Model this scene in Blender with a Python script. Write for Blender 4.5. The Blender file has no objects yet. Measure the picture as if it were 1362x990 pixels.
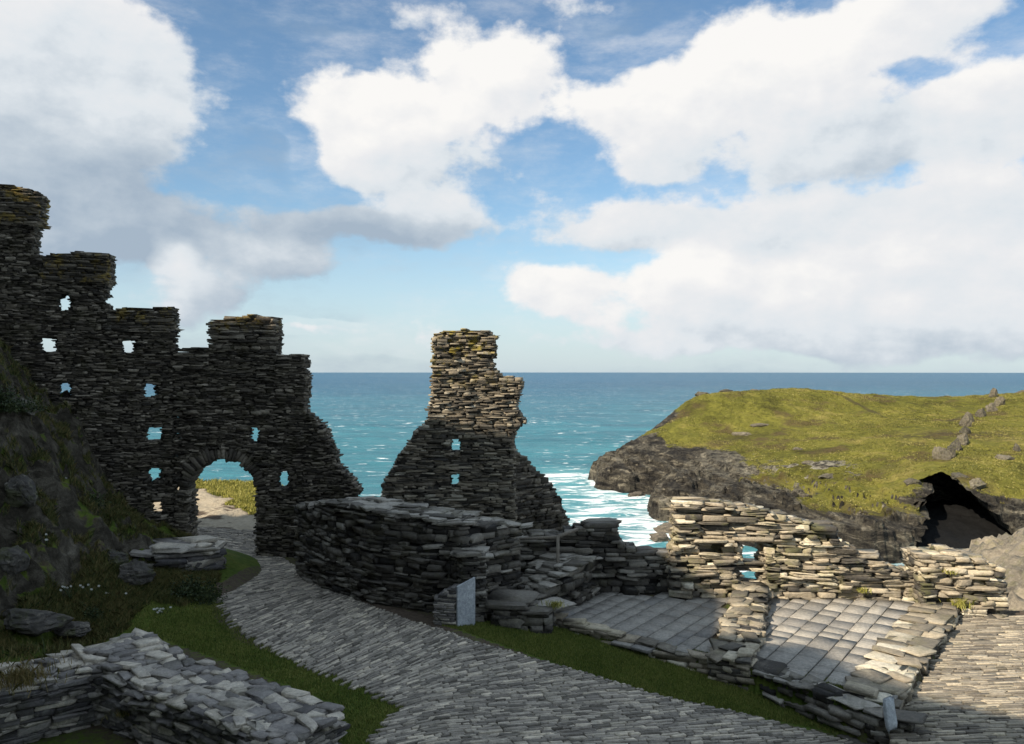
import bpy, bmesh, math, random
import numpy as np
from mathutils import Vector, Matrix, noise as mnoise

R = math.radians
rnd = random.Random(7)
rng = np.random.default_rng(11)
scene = bpy.context.scene
COL = scene.collection

# ------------------------------------------------------------------ camera frame used for surveying the place
F, CX, CY, H = 1050.0, 681.0, 493.5, 4.8
SEA = H - 45.0
def Wp(px, py, d): return np.array([(px-CX)/F*d, d, H-(py-CY)/F*d])
def G(px, py, z=0.0):
    d = (H-z)*F/(py-CY); return ((px-CX)/F*d, d)
def Gs(pts, z=0.0): return [G(a, b, z) for a, b in pts]

SUN_EL, AX, AY = R(38), 0.74, 0.6726          # AX,AY: horizontal direction the light travels

# ------------------------------------------------------------------ small numpy tools
def hash2(ix, iy, seed):
    h = (ix.astype(np.int64)*374761393 + iy.astype(np.int64)*668265263 + seed*974634777) & 0x7fffffff
    h = (h ^ (h >> 13))*1274126177 & 0x7fffffff
    h = h ^ (h >> 16)
    return (h & 0xffff)/65535.0
def vnoise(x, y, seed=0):
    ix, iy = np.floor(x), np.floor(y); fx, fy = x-ix, y-iy
    ix, iy = ix.astype(np.int64), iy.astype(np.int64)
    fx = fx*fx*(3-2*fx); fy = fy*fy*(3-2*fy)
    a, b = hash2(ix, iy, seed), hash2(ix+1, iy, seed)
    c, d = hash2(ix, iy+1, seed), hash2(ix+1, iy+1, seed)
    return (a*(1-fx)+b*fx)*(1-fy)+(c*(1-fx)+d*fx)*fy
def fbm(x, y, oct=4, seed=0, gain=.5):
    x = np.asarray(x, float); y = np.asarray(y, float)
    s = 0; a = 1; t = 0
    for o in range(oct):
        s = s + a*vnoise(x*2**o+o*17.3, y*2**o-o*9.1, seed+o); t += a; a *= gain
    return s/t
def sst(a, b, x):
    t = np.clip((x-a)/(b-a), 0, 1); return t*t*(3-2*t)
def pipn(poly, x, y):
    x = np.asarray(x, float); y = np.asarray(y, float)
    ins = np.zeros(x.shape, bool); n = len(poly); j = n-1
    for i in range(n):
        xi, yi = poly[i]; xj, yj = poly[j]
        if yi != yj:
            c = ((yi > y) != (yj > y)) & (x < (xj-xi)*(y-yi)/(yj-yi)+xi)
            ins ^= c
        j = i
    return ins
def pip(poly, x, y):
    ins = False; j = len(poly)-1
    for i in range(len(poly)):
        xi, yi = poly[i]; xj, yj = poly[j]
        if (yi > y) != (yj > y) and x < (xj-xi)*(y-yi)/(yj-yi)+xi: ins = not ins
        j = i
    return ins
def dist_poly(pts, x, y):
    d = np.full(np.shape(x), 1e9)
    for (x0, y0), (x1, y1) in zip(pts[:-1], pts[1:]):
        dx, dy = x1-x0, y1-y0
        t = np.clip(((x-x0)*dx+(y-y0)*dy)/(dx*dx+dy*dy+1e-9), 0, 1)
        d = np.minimum(d, np.hypot(x-x0-t*dx, y-y0-t*dy))
    return d
class TPS:
    def __init__(self, P, z, lam=1e-3):
        P = np.asarray(P, float); n = len(P); self.P = P
        self.c = P.mean(0); self.k = P.std()
        Q = (P-self.c)/self.k; self.Q = Q
        d2 = ((Q[:, None]-Q[None])**2).sum(-1)
        K = .5*d2*np.log(d2+1e-12)+lam*np.eye(n)
        A = np.zeros((n+3, n+3)); A[:n, :n] = K; A[:n, n] = 1; A[:n, n+1:] = Q
        A[n, :n] = 1; A[n+1:, :n] = Q.T
        self.w = np.linalg.solve(A, np.concatenate([np.asarray(z, float), [0, 0, 0]]))
    def __call__(self, x, y):
        sh = np.shape(x); x = (np.ravel(x)-self.c[0])/self.k; y = (np.ravel(y)-self.c[1])/self.k
        r = self.w[-3]+self.w[-2]*x+self.w[-1]*y
        for (a, b), w in zip(self.Q, self.w):
            d2 = (x-a)**2+(y-b)**2
            r = r+w*.5*d2*np.log(d2+1e-12)
        return r.reshape(sh)

# ------------------------------------------------------------------ mesh building
class Geo:
    def __init__(s): s.V, s.L, s.C, s.T, s.M = [], [], [], [], []; s.n = 0
    def add(s, V, loops, counts, tint, smooth=None):
        s.V.append(V); s.L.append(loops+s.n); s.C.append(counts); s.T.append(tint); s.n += len(V)
    def build(s, name, mat, parent=None, loc=(0, 0, 0), smooth=False, attrs=None):
        V = np.concatenate(s.V)-np.asarray(loc if parent is None else parent.location, float)
        L = np.concatenate(s.L).astype(np.int32); C = np.concatenate(s.C).astype(np.int32); T = np.concatenate(s.T)
        me = bpy.data.meshes.new(name)
        me.vertices.add(len(V)); me.vertices.foreach_set('co', V.astype(np.float32).ravel())
        me.loops.add(len(L)); me.loops.foreach_set('vertex_index', L)
        me.polygons.add(len(C))
        st = np.concatenate([[0], np.cumsum(C)[:-1]]).astype(np.int32)
        me.polygons.foreach_set('loop_start', st)
        if smooth: me.polygons.foreach_set('use_smooth', np.ones(len(C), bool))
        me.update(calc_edges=True); me.validate()
        a = me.attributes.new('tint', 'FLOAT', 'POINT'); a.data.foreach_set('value', T.astype(np.float32))
        for k, v in (attrs or {}).items():
            a = me.attributes.new(k, 'FLOAT', 'POINT'); a.data.foreach_set('value', np.asarray(v, np.float32))
        me.materials.append(mat)
        o = bpy.data.objects.new(name, me); COL.objects.link(o)
        if parent is None: o.location = loc
        else: o.parent = parent
        return o

def template(nplan, rings, c=.13):
    if nplan == 4: pl = np.array([(-1, -1), (1, -1), (1, 1), (-1, 1)], float)
    else:
        pl = np.array([(-1+c, -1), (1-c, -1), (1, -1+c), (1, 1-c), (1-c, 1), (-1+c, 1), (-1, 1-c), (-1, -1+c)], float)
    n = len(pl); V = []; L = []; C = []
    for z, k in rings:
        for p in pl: V.append((p[0]*k, p[1]*k, z))
    for r in range(len(rings)-1):
        for i in range(n):
            j = (i+1) % n
            L += [r*n+i, r*n+j, (r+1)*n+j, (r+1)*n+i]; C.append(4)
    L += list(range(n-1, -1, -1)); C.append(n)
    L += [(len(rings)-1)*n+i for i in range(n)]; C.append(n)
    return np.array(V), np.array(L), np.array(C)
BOX = template(4, [(-1, 1), (1, 1)])
LO = template(8, [(-1, .985), (.2, 1.0), (1, .975)], .12)
HI = template(8, [(-1, .95), (-.6, 1), (.6, 1.0), (1, .95)], .16)
SETT = template(8, [(-1, 1), (.75, 1.0), (1, .93)], .08)

def add_blocks(geo, Cn, A, tmpl, jit, tint):
    """Cn (N,3) centres, A (N,3,3) rows = half-extent axes"""
    Cn = np.asarray(Cn, float); A = np.asarray(A, float)
    if len(Cn) == 0: return
    tv, tl, tc = tmpl; N, n = len(Cn), len(tv)
    loc = np.broadcast_to(tv, (N, n, 3)).copy()
    if jit:
        loc += rng.normal(0, 1, (N, n, 3))*np.array([jit*.8, jit*.8, jit*.7])
        # tapering in plan makes each block its own shape
        sk = rng.normal(0, jit*1.1, (N, 4))
        loc[..., 0] += loc[..., 1]*sk[:, None, 0]+loc[..., 0]*loc[..., 1]*sk[:, None, 1]
        loc[..., 1] += loc[..., 0]*sk[:, None, 2]*.6
        loc[..., 2] += loc[..., 0]*sk[:, None, 3]*.6
    V = Cn[:, None]+np.einsum('nvk,nkd->nvd', loc, A)
    off = (np.arange(N)*n)[:, None]
    geo.add(V.reshape(-1, 3), (tl[None]+off).ravel(), np.tile(tc, N), np.repeat(np.asarray(tint, float), n))

class Path:
    def __init__(s, pts, side=1):
        s.p = np.array(pts, float); d = np.diff(s.p, axis=0); s.l = np.hypot(d[:, 0], d[:, 1])
        s.t = d/s.l[:, None]; s.c = np.concatenate([[0], np.cumsum(s.l)]); s.len = s.c[-1]; s.side = side
    def frame(s, a):
        i = min(max(int(np.searchsorted(s.c, a)-1), 0), len(s.l)-1)
        t = s.t[i]; P = s.p[i]+t*(a-s.c[i]); n = np.array([-t[1], t[0]])*s.side
        return P, t, n

def plane_px(p0, p1):
    x0, y0 = p0; d = np.array(p1, float)-np.array(p0, float); u = d/np.hypot(*d)
    def f(px, py):
        dx = (px-CX)/F; t = (x0*u[1]-y0*u[0])/(dx*u[1]-u[0])
        s = (t*dx-x0)*u[0]+(t-y0)*u[1]
        return (s, H+t*(CY-py)/F)
    return f

def masonry(geo, path, inside, zr, T, ch=(.04, .09), ln=(.14, .5), rough=.03, dep=(.16, .32), tmpl=None, jit=.13,
            sr=None, wob=.03, seed=0, core=True, tiltv=.03, tb=0.0, coreT=.1, rag=.03, ctint=-.6):
    tmpl = tmpl or LO
    r = random.Random(seed); C, A, TI = [], [], []
    s0, s1 = sr or (0, path.len)
    ph = [r.uniform(0, 6.28) for _ in range(3)]
    def zoff(s): return wob*(math.sin(s*.9+ph[0])+.5*math.sin(s*2.3+ph[1]))
    def clip(s, L, z, l):
        q = [s-L/2, s-L/4, s, s+L/4, s+L/2]; f = [inside(a, z, l) for a in q]
        if all(f): return s, L
        best = None; i = 0
        while i < 5:
            if f[i]:
                j = i
                while j < 4 and f[j+1]: j += 1
                if best is None or j-i > best[1]-best[0]: best = (i, j)
                i = j
            i += 1
        if best is None or best[1] == best[0] and L > .2 and r.random() < .5: return None
        a, b = q[best[0]], q[best[1]]
        def edge(a, o):
            for _ in range(4):
                m = (a+o)/2
                if inside(m, z, l): a = m
                else: o = m
            return a
        if best[0] > 0: a = edge(a, q[best[0]-1])-r.uniform(-.02, rag)
        if best[1] < 4: b = edge(b, q[best[1]+1])+r.uniform(-.02, rag)
        return ((a+b)/2, b-a) if b-a > .04 else None
    def put(s, t, z, hs, ht, hz, ti):
        P, tg, n = path.frame(s)
        yaw, tl, tr = r.gauss(0, .05), r.gauss(0, tiltv), r.gauss(0, tiltv)
        cy, sy = math.cos(yaw), math.sin(yaw)
        e1 = np.array([tg[0]*cy+n[0]*sy, tg[1]*cy+n[1]*sy, tl]); e2 = np.array([n[0]*cy-tg[0]*sy, n[1]*cy-tg[1]*sy, tr])
        C.append((P[0]+n[0]*t, P[1]+n[1]*t, z)); A.append((e1*hs, e2*ht, np.array([-tl*tg[0]-tr*n[0], -tl*tg[1]-tr*n[1], 1.])*hz)); TI.append(ti)
    z = zr[0]
    while z < zr[1]:
        h = r.uniform(*ch)*(1.65 if r.random() < .2 else 1)
        s = s0-r.uniform(0, ln[1]); ct = r.gauss(0, .05)
        while s < s1+.1:
            L = r.uniform(*ln)*(1.6 if r.random() < .1 else 1); sc = s+L/2; zc = z+h/2
            zz = zc+zoff(sc)
            q = clip(sc, L, zz, 0.0)
            if q:
                d = min(r.uniform(*dep), T*.5); pr = r.gauss(0, rough)
                hh = h*.5*r.uniform(.82, 1.04)
                if r.random() < .04: pr -= rough*2.5
                put(q[0], (d-pr)/2, zz, q[1]*.5*r.uniform(.94, 1.02), (d+pr)/2+.02, hh, r.random()+ct+tb)
            q = clip(sc, L, zz, 1.0)
            if q:
                d = min(r.uniform(*dep), T*.5)
                put(q[0], T-d/2, zz, q[1]*.5, d/2+max(0, r.gauss(0, rough)), h*.48, r.random()+ct+tb)
            q = clip(sc, L, zz, .5)
            if T > .35 and q and not (inside(sc, zz+.13, .5) and inside(sc, zz+.28, .5) and inside(sc-.35, zz, .5) and inside(sc+.35, zz, .5)):
                t = dep[0]*.8
                while t < T-.1:
                    w = r.uniform(.16, .42)
                    put(q[0]+r.gauss(0, .01), min(t+w/2, T-.08), zz+r.gauss(0, .012), q[1]*.5*r.uniform(.95, 1.02), w/2, h*.5, r.random()+ct+tb); t += w
            s += L
        z += h
    add_blocks(geo, C, A, tmpl, jit, TI)
    if core:
        C, A, TI = [], [], []; c = .12; e = .1
        z = zr[0]
        while z < zr[1]:
            s = s0; run = None
            while s <= s1+c:
                ok = s < s1 and all(inside(s+a, z+b, .5) and inside(s+a, z+b, 0) and inside(s+a, z+b, 1) for a in (-e, c+e) for b in (-.02, c+e))
                if ok and run is None: run = s
                br = run is not None and (not ok or s-run > .6)
                if br:
                    P, tg, n = path.frame((run+s)/2)
                    C.append((P[0]+n[0]*T/2, P[1]+n[1]*T/2, z+c/2))
                    A.append((np.array([tg[0], tg[1], 0])*((s-run)/2+.01), np.array([n[0], n[1], 0])*max(.05, T/2-coreT), np.array([0, 0, c/2+.005])))
                    TI.append(ctint); run = s if ok else None
                s += c
            z += c
        add_blocks(geo, C, A, BOX, 0, TI)

def capstones(geo, path, top, T, sr=None, sz=(.22, .5), th=(.03, .07), over=.05, seed=0, tb=.25, jit=.16, tmpl=None, t0=None):
    r = random.Random(seed); C, A, TI = [], [], []
    s0, s1 = sr or (0, path.len)
    t = -over
    while t < T+over-.05:
        w = r.uniform(sz[0]*.6, sz[1]*.75); s = s0-r.uniform(0, .2)
        while s < s1:
            L = r.uniform(*sz); sc = s+L/2
            P, tg, n = path.frame(sc); tt = t+w/2+r.gauss(0, .03)
            yaw = r.gauss(0, .25); cy, sy = math.cos(yaw), math.sin(yaw); tl, tr = r.gauss(0, .04), r.gauss(0, .04)
            h = r.uniform(*th)
            e1 = np.array([tg[0]*cy+n[0]*sy, tg[1]*cy+n[1]*sy, tl]); e2 = np.array([n[0]*cy-tg[0]*sy, n[1]*cy-tg[1]*sy, tr])
            C.append((P[0]+n[0]*tt, P[1]+n[1]*tt, top(sc)+h*.3+r.gauss(0, .015)))
            A.append((e1*L*.52, e2*w*.56, np.array([-tl*tg[0], -tl*tg[1], 1.])*h*.6)); TI.append(r.random()+tb); s += L*.97
        t += w*.93
    add_blocks(geo, C, A, tmpl or HI, jit, TI)

# ------------------------------------------------------------------ object bookkeeping
def tag(o, label=None, cat=None, group=None, kind=None):
    if label: o['label'] = label
    if cat: o['category'] = cat
    if group: o['group'] = group
    if kind: o['kind'] = kind
    return o
def empty(name, loc, label, cat, group=None):
    o = bpy.data.objects.new(name, None); COL.objects.link(o); o.location = loc; o.empty_display_size = .3
    return tag(o, label, cat, group)

# ------------------------------------------------------------------ materials
class NT:
    def __init__(s, name):
        s.m = bpy.data.materials.new(name); s.m.use_nodes = True; s.t = s.m.node_tree
        s.b = s.t.nodes['Principled BSDF']; s.out = s.t.nodes['Material Output']
        s.pos = s.n('ShaderNodeNewGeometry').outputs['Position']
    def n(s, kind, **kw):
        x = s.t.nodes.new(kind)
        for k, v in kw.items(): setattr(x, k, v)
        return x
    def l(s, a, b): s.t.links.new(a, b)
    def setin(s, node, key, v):
        i = node.inputs[key]
        if hasattr(v, 'is_output'): s.l(v, i)
        else: i.default_value = v
    def noise(s, scale, detail=4, rough=.55, vec=None, dist=0, sc3=None):
        v = vec or s.pos
        if sc3:
            m = s.n('ShaderNodeVectorMath', operation='MULTIPLY'); s.l(v, m.inputs[0]); m.inputs[1].default_value = sc3; v = m.outputs[0]
        x = s.n('ShaderNodeTexNoise'); s.l(v, x.inputs['Vector'])
        x.inputs['Scale'].default_value = scale; x.inputs['Detail'].default_value = detail; x.inputs['Roughness'].default_value = rough; x.inputs['Distortion'].default_value = dist
        return x.outputs['Fac']
    def voro(s, scale, sc3=None, feature='F1'):
        v = s.pos
        if sc3:
            m = s.n('ShaderNodeVectorMath', operation='MULTIPLY'); s.l(v, m.inputs[0]); m.inputs[1].default_value = sc3; v = m.outputs[0]
        x = s.n('ShaderNodeTexVoronoi', feature=feature); s.l(v, x.inputs['Vector']); x.inputs['Scale'].default_value = scale
        return x.outputs['Distance']
    def attr(s, name): return s.n('ShaderNodeAttribute', attribute_name=name).outputs['Fac']
    def ramp(s, f, stops, interp='LINEAR'):
        x = s.n('ShaderNodeValToRGB'); x.color_ramp.interpolation = interp; s.setin(x, 'Fac', f)
        e = x.color_ramp.elements
        while len(e) < len(stops): e.new(.5)
        for el, (p, c) in zip(e, stops): el.position = p; el.color = (*c, 1) if len(c) == 3 else c
        return x.outputs['Color']
    def math(s, op, a, b=None, c=None, clamp=False):
        x = s.n('ShaderNodeMath', operation=op, use_clamp=clamp); s.setin(x, 0, a)
        if b is not None: s.setin(x, 1, b)
        if c is not None: s.setin(x, 2, c)
        return x.outputs[0]
    def mr(s, f, a, b, c=0, d=1, smooth=True):
        x = s.n('ShaderNodeMapRange', interpolation_type='SMOOTHSTEP' if smooth else 'LINEAR')
        s.setin(x, 0, f)
        for i, v in zip((1, 2, 3, 4), (a, b, c, d)): s.setin(x, i, v)
        return x.outputs[0]
    def mix(s, f, a, b, mode='MIX'):
        x = s.n('ShaderNodeMix', data_type='RGBA', blend_type=mode); s.setin(x, 0, f)
        for i, v in ((6, a), (7, b)):
            if hasattr(v, 'is_output'): s.l(v, x.inputs[i])
            else: x.inputs[i].default_value = (*v, 1)
        return x.outputs[2]
    def bump(s, h, strength=.5, dist=.02, prev=None):
        x = s.n('ShaderNodeBump'); x.inputs['Strength'].default_value = strength; x.inputs['Distance'].default_value = dist
        s.l(h, x.inputs['Height'])
        if prev is not None: s.l(prev, x.inputs['Normal'])
        s.l(x.outputs[0], s.b.inputs['Normal']); return x.outputs[0]
    def done(s, color, rough=.85, spec=.3):
        s.setin(s.b, 'Base Color', color); s.setin(s.b, 'Roughness', rough); s.b.inputs['Specular IOR Level'].default_value = spec
        return s.m
    def upness(s):
        x = s.n('ShaderNodeSeparateXYZ'); s.l(s.n('ShaderNodeNewGeometry').outputs['True Normal'], x.inputs[0]); return x.outputs[2]
    def z(s):
        x = s.n('ShaderNodeSeparateXYZ'); s.l(s.pos, x.inputs[0]); return x.outputs[2]

def stone_mat(name, stops, lichen=(.30, .27, .20), lich=.25, moss=0., mosscol=(.10, .10, .02), mossz=None, mul=1.0, sc=1.0, spec=.3):
    k = NT(name)
    t = k.attr('tint'); n1 = k.noise(1.3*sc, 5, .6); n2 = k.noise(14*sc, 6, .68); n3 = k.noise(60*sc, 4, .65)
    st = [(p, tuple(x*mul for x in c)) for p, c in stops]
    c = k.ramp(k.math('ADD', t, k.math('MULTIPLY', k.math('SUBTRACT', n1, .5), .55)), st)
    c = k.mix(1., c, k.ramp(n2, [(.2, (.55, .55, .55)), (.5, (1, 1, 1)), (.8, (1.5, 1.47, 1.4))]), 'MULTIPLY')
    c = k.mix(.6, c, k.ramp(n3, [(.25, (.6, .6, .6)), (.75, (1.4, 1.4, 1.4))]), 'MULTIPLY')
    lm = k.math('MULTIPLY', k.mr(k.noise(5.5, 6, .7), .55, .68), lich)
    c = k.mix(lm, c, lichen)
    if moss:
        mm = k.mr(k.noise(2.3, 6, .7), .50, .62)
        if mossz: mm = k.math('MULTIPLY', mm, k.mr(k.z(), mossz[0], mossz[1]))
        mm = k.math('MULTIPLY', mm, moss)
        c = k.mix(mm, c, mosscol)
    k.bump(n3, .5, .015/sc, k.bump(n2, .8, .03/sc))
    return k.done(c, .8, spec)

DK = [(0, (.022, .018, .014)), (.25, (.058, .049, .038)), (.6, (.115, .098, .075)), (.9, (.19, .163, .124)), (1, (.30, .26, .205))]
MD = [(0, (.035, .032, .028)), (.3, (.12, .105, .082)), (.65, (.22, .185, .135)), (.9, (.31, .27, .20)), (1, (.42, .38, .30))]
BL = [(0, (.04, .04, .045)), (.3, (.105, .105, .11)), (.65, (.18, .178, .18)), (.9, (.27, .265, .25)), (1, (.36, .35, .32))]
PV = [(0, (.09, .088, .088)), (.3, (.17, .165, .16)), (.65, (.24, .235, .225)), (.9, (.31, .30, .28)), (1, (.40, .385, .35))]
M = {}
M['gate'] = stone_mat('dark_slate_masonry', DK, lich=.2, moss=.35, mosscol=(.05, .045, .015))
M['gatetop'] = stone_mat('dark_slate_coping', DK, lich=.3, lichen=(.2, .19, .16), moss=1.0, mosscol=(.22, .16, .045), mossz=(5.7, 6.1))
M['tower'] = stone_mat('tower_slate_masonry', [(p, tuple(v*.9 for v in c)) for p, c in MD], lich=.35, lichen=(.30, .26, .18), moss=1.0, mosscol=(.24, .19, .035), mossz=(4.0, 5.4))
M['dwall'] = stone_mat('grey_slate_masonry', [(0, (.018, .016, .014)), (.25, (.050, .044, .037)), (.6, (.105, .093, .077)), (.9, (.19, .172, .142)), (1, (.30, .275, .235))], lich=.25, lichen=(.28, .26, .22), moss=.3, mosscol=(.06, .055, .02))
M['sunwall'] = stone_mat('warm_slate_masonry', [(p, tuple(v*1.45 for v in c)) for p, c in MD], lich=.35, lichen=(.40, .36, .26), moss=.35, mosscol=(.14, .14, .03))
M['fwall'] = stone_mat('foreground_slate_masonry', [(p, tuple(v*f*1.22 for v, f in zip(c, (1.09, 1.0, .90)))) for p, c in BL], lich=.35, lichen=(.38, .37, .33), moss=.2, mosscol=(.07, .07, .02))
M['kerb'] = stone_mat('pale_slate_kerb', [(p, tuple(v*1.25 for v in c)) for p, c in MD], lich=.3, lichen=(.4, .37, .28), moss=.2)
M['sett'] = stone_mat('slate_sett', [(p, tuple(v*f for v, f in zip(c, (1.40, 1.26, 1.08)))) for p, c in [(0, (.08, .078, .074)), (.2, (.135, .132, .128))]+PV[2:]], lich=.15, lichen=(.34, .33, .30), moss=.15, mosscol=(.06, .06, .03))
M['sett2'] = stone_mat('warm_slate_sett', [(p, tuple(v*f for v, f in zip(c, (1.16, 1.03, .83)))) for p, c in PV], lich=.2, moss=.15, mosscol=(.12, .11, .04))
M['flag'] = stone_mat('slate_flagstone', [(0, (.12, .122, .13)), (.4, (.235, .218, .192)), (.8, (.315, .292, .255)), (1, (.42, .385, .32))], lich=.15, lichen=(.40, .37, .30))
M['panel'] = stone_mat('pale_slate_panel', [(0, (.29, .31, .325)), (1, (.37, .39, .405))], lich=.6, lichen=(.60, .62, .63))
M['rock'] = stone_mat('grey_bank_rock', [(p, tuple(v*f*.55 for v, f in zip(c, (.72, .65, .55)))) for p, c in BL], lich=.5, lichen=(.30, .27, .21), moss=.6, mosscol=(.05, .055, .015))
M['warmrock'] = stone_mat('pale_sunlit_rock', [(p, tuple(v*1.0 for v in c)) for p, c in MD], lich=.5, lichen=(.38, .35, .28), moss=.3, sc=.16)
M['searock'] = stone_mat('wet_dark_rock', DK, lich=.1, sc=.12)
M['headrock'] = stone_mat('headland_crag_rock', [(p, tuple(v*.48 for v in c)) for p, c in MD], lich=.5, lichen=(.30, .27, .20), moss=.4, sc=.1)

def leaf_mat(name, a, b, c3, ns=1.1, na=.9):
    k = NT(name)
    c = k.ramp(k.math('ADD', k.attr('tint'), k.math('MULTIPLY', k.math('SUBTRACT', k.noise(ns, 6, .62), .5), na)), [(0, a), (.5, b), (1, c3)])
    k.b.inputs['Subsurface Weight'].default_value = 0
    return k.done(c, .6, .25)
M['lawnblade'] = leaf_mat('lawn_grass', (.055, .082, .015), (.115, .150, .026), (.23, .22, .060))
M['bankblade'] = leaf_mat('rough_grass', (.030, .050, .012), (.085, .090, .024), (.20, .15, .058))
M['dryblade'] = leaf_mat('yellow_grass', (.12, .13, .02), (.26, .25, .05), (.40, .36, .11))
M['turfblade'] = leaf_mat('tussock_grass', (.060, .058, .014), (.145, .138, .027), (.235, .205, .062), .045, 2.6)
M['bush'] = leaf_mat('dark_shrub_leaf', (.012, .022, .008), (.028, .042, .012), (.055, .065, .02))
k = NT('white_petals'); M['petal'] = k.done((.75, .75, .70, 1), .6)
k = NT('weathered_timber'); n = k.noise(9, 5, .6, sc3=(8, 8, 1)); M['timber'] = k.done(k.ramp(n, [(.3, (.10, .085, .065)), (.7, (.22, .19, .15))]), .8)

# ground: masks computed from the survey
k = NT('ground')
g, dmask, rk, sd = k.attr('grass'), k.attr('dirt'), k.attr('rock'), k.attr('sand')
n1, n2, n3 = k.noise(.9, 6, .65), k.noise(9, 6, .7), k.noise(45, 4, .7)
grass = k.mix(.85, k.ramp(n1, [(.3, (.050, .078, .014)), (.5, (.080, .112, .020)), (.7, (.13, .135, .034))]), k.ramp(n2, [(.2, (.45, .45, .45)), (.8, (1.5, 1.5, 1.4))]), 'MULTIPLY')
dirt = k.mix(.8, k.ramp(n2, [(.3, (.07, .053, .038)), (.7, (.13, .10, .075))]), k.ramp(n3, [(.2, (.6, .6, .6)), (.8, (1.3, 1.3, 1.3))]), 'MULTIPLY')
nst = k.noise(2.2, 8, .72, dist=.8)
rock = k.mix(.9, k.ramp(nst, [(.3, (.014, .012, .009)), (.48, (.050, .043, .032)), (.6, (.105, .092, .070)), (.75, (.20, .18, .14))]), k.ramp(n3, [(.2, (.5, .5, .5)), (.8, (1.5, 1.5, 1.5))]), 'MULTIPLY')
sand = k.ramp(n2, [(.3, (.26, .22, .16)), (.7, (.42, .36, .27))])
c = k.mix(k.mr(k.math('ADD', g, k.math('MULTIPLY', k.math('SUBTRACT', n2, .5), .6)), .4, .6), dirt, grass)
c = k.mix(k.mr(k.math('ADD', rk, k.math('MULTIPLY', k.math('SUBTRACT', k.noise(1.6, 7, .75), .5), 1.3)), .42, .58), c, rock)
c = k.mix(sd, c, sand)
k.bump(n3, .6, .02, k.bump(n2, .9, .06, k.bump(nst, .8, .12)))
M['ground'] = k.done(c, .95, .1)

# headland
k = NT('headland_turf_and_rock')
g, st = k.attr('grass'), k.attr('pale')
n0, n1, n2, n3 = k.noise(.018, 6, .6), k.noise(.09, 8, .68), k.noise(.5, 7, .72), k.noise(2.0, 5, .7)
grass = k.ramp(k.math('ADD', k.math('MULTIPLY', n0, .5), k.math('MULTIPLY', n1, .5)), [(.38, (.055, .050, .014)), (.46, (.115, .112, .022)), (.54, (.160, .150, .030)), (.62, (.23, .19, .058))])
grass = k.mix(.9, grass, k.ramp(n2, [(.28, (.38, .36, .34)), (.48, (.95, .95, .95)), (.75, (1.35, 1.33, 1.25))]), 'MULTIPLY')
grass = k.mix(k.mr(k.noise(.05, 5, .6), .50, .62, 0, .85), grass, (.085, .062, .030))
rs = k.noise(.16, 9, .75, sc3=(1, .5, 3.2), dist=.6)
rock = k.ramp(rs, [(.30, (.008, .0075, .007)), (.44, (.024, .022, .020)), (.55, (.070, .062, .048)), (.67, (.27, .24, .18))])
rock = k.mix(.8, rock, k.ramp(k.noise(.75, 6, .7, sc3=(1, 1, 2.5)), [(.25, (.35, .35, .35)), (.55, (1, 1, 1)), (.8, (1.7, 1.65, 1.55))]), 'MULTIPLY')
rock = k.mix(k.math('MULTIPLY', st, k.mr(n2, .4, .6)), rock, (.30, .275, .21))
f = k.mr(k.math('ADD', g, k.math('MULTIPLY', k.math('SUBTRACT', k.noise(.13, 10, .8), .5), 2.3)), .34, .64)
c = k.mix(f, rock, grass)
c = k.mix(k.math('MULTIPLY', k.attr('trail'), .7), c, (.055, .045, .025))
k.bump(n3, .5, .25, k.bump(rs, .9, 1.4, k.bump(n2, .8, .9)))
M['head'] = k.done(c, .95, .1)

# sea
k = NT('sea_water')
sx = k.n('ShaderNodeSeparateXYZ'); k.l(k.pos, sx.inputs[0]); Y = sx.outputs[1]
lw = k.noise(.0022, 5, .55, sc3=(.45, 1, 1)); mid = k.noise(.022, 7, .65, sc3=(.4, 1, 1))
fo = k.attr('foam')
deep_shade = k.mr(k.math('LOGARITHM', Y, 10.), 2.45, 3.75)  # deep-water blue by distance, with cloud shade near the horizon put into the colour
c = k.ramp(k.math('ADD', deep_shade, k.math('MULTIPLY', k.math('SUBTRACT', lw, .5), .55)), [(0, (.034, .155, .190)), (.35, (.028, .125, .170)), (.62, (.021, .100, .155)), (.85, (.014, .078, .138)), (1, (.016, .088, .155))])
c = k.mix(.8, c, k.ramp(mid, [(.3, (.62, .66, .72)), (.7, (1.3, 1.27, 1.22))]), 'MULTIPLY')
c = k.mix(.8, c, k.ramp(k.noise(.11, 8, .72, sc3=(.3, 1, 1)), [(.3, (.6, .66, .72)), (.5, (1, 1, 1)), (.72, (1.5, 1.42, 1.36))]), 'MULTIPLY')
wsc = (.48, 1, 1)
w1 = k.noise(.17, 8, .70, sc3=wsc); w2 = k.noise(.035, 3, .5, sc3=(.5, 1, 1))
caps = k.math('MULTIPLY', k.mr(w1, .585, .64), k.mr(w2, .42, .54))
s1 = k.noise(.16, 9, .72, sc3=(.35, 1, 1), dist=1.2)
surf = k.mr(k.math('ADD', k.math('MULTIPLY', fo, .46), k.math('MULTIPLY', k.math('SUBTRACT', s1, .5), 2.5)), .32, .62)
surf = k.math('MULTIPLY', surf, k.mr(fo, .03, .2))
shal = k.mr(fo, .0, .6)
c = k.mix(k.math('MULTIPLY', shal, .55), c, (.10, .30, .33))
c = k.mix(k.math('MAXIMUM', k.math('MULTIPLY', caps, .8), surf), c, (.80, .82, .82))
wv = k.noise(.09, 9, .66, sc3=(.45, 1, 1)); wv2 = k.noise(.5, 6, .65, sc3=(.5, 1, 1))
k.bump(wv2, .6, .9, k.bump(wv, .8, 5.0))
M['sea'] = k.done(c, k.mr(surf, 0, 1, .42, .9), .22)

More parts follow.
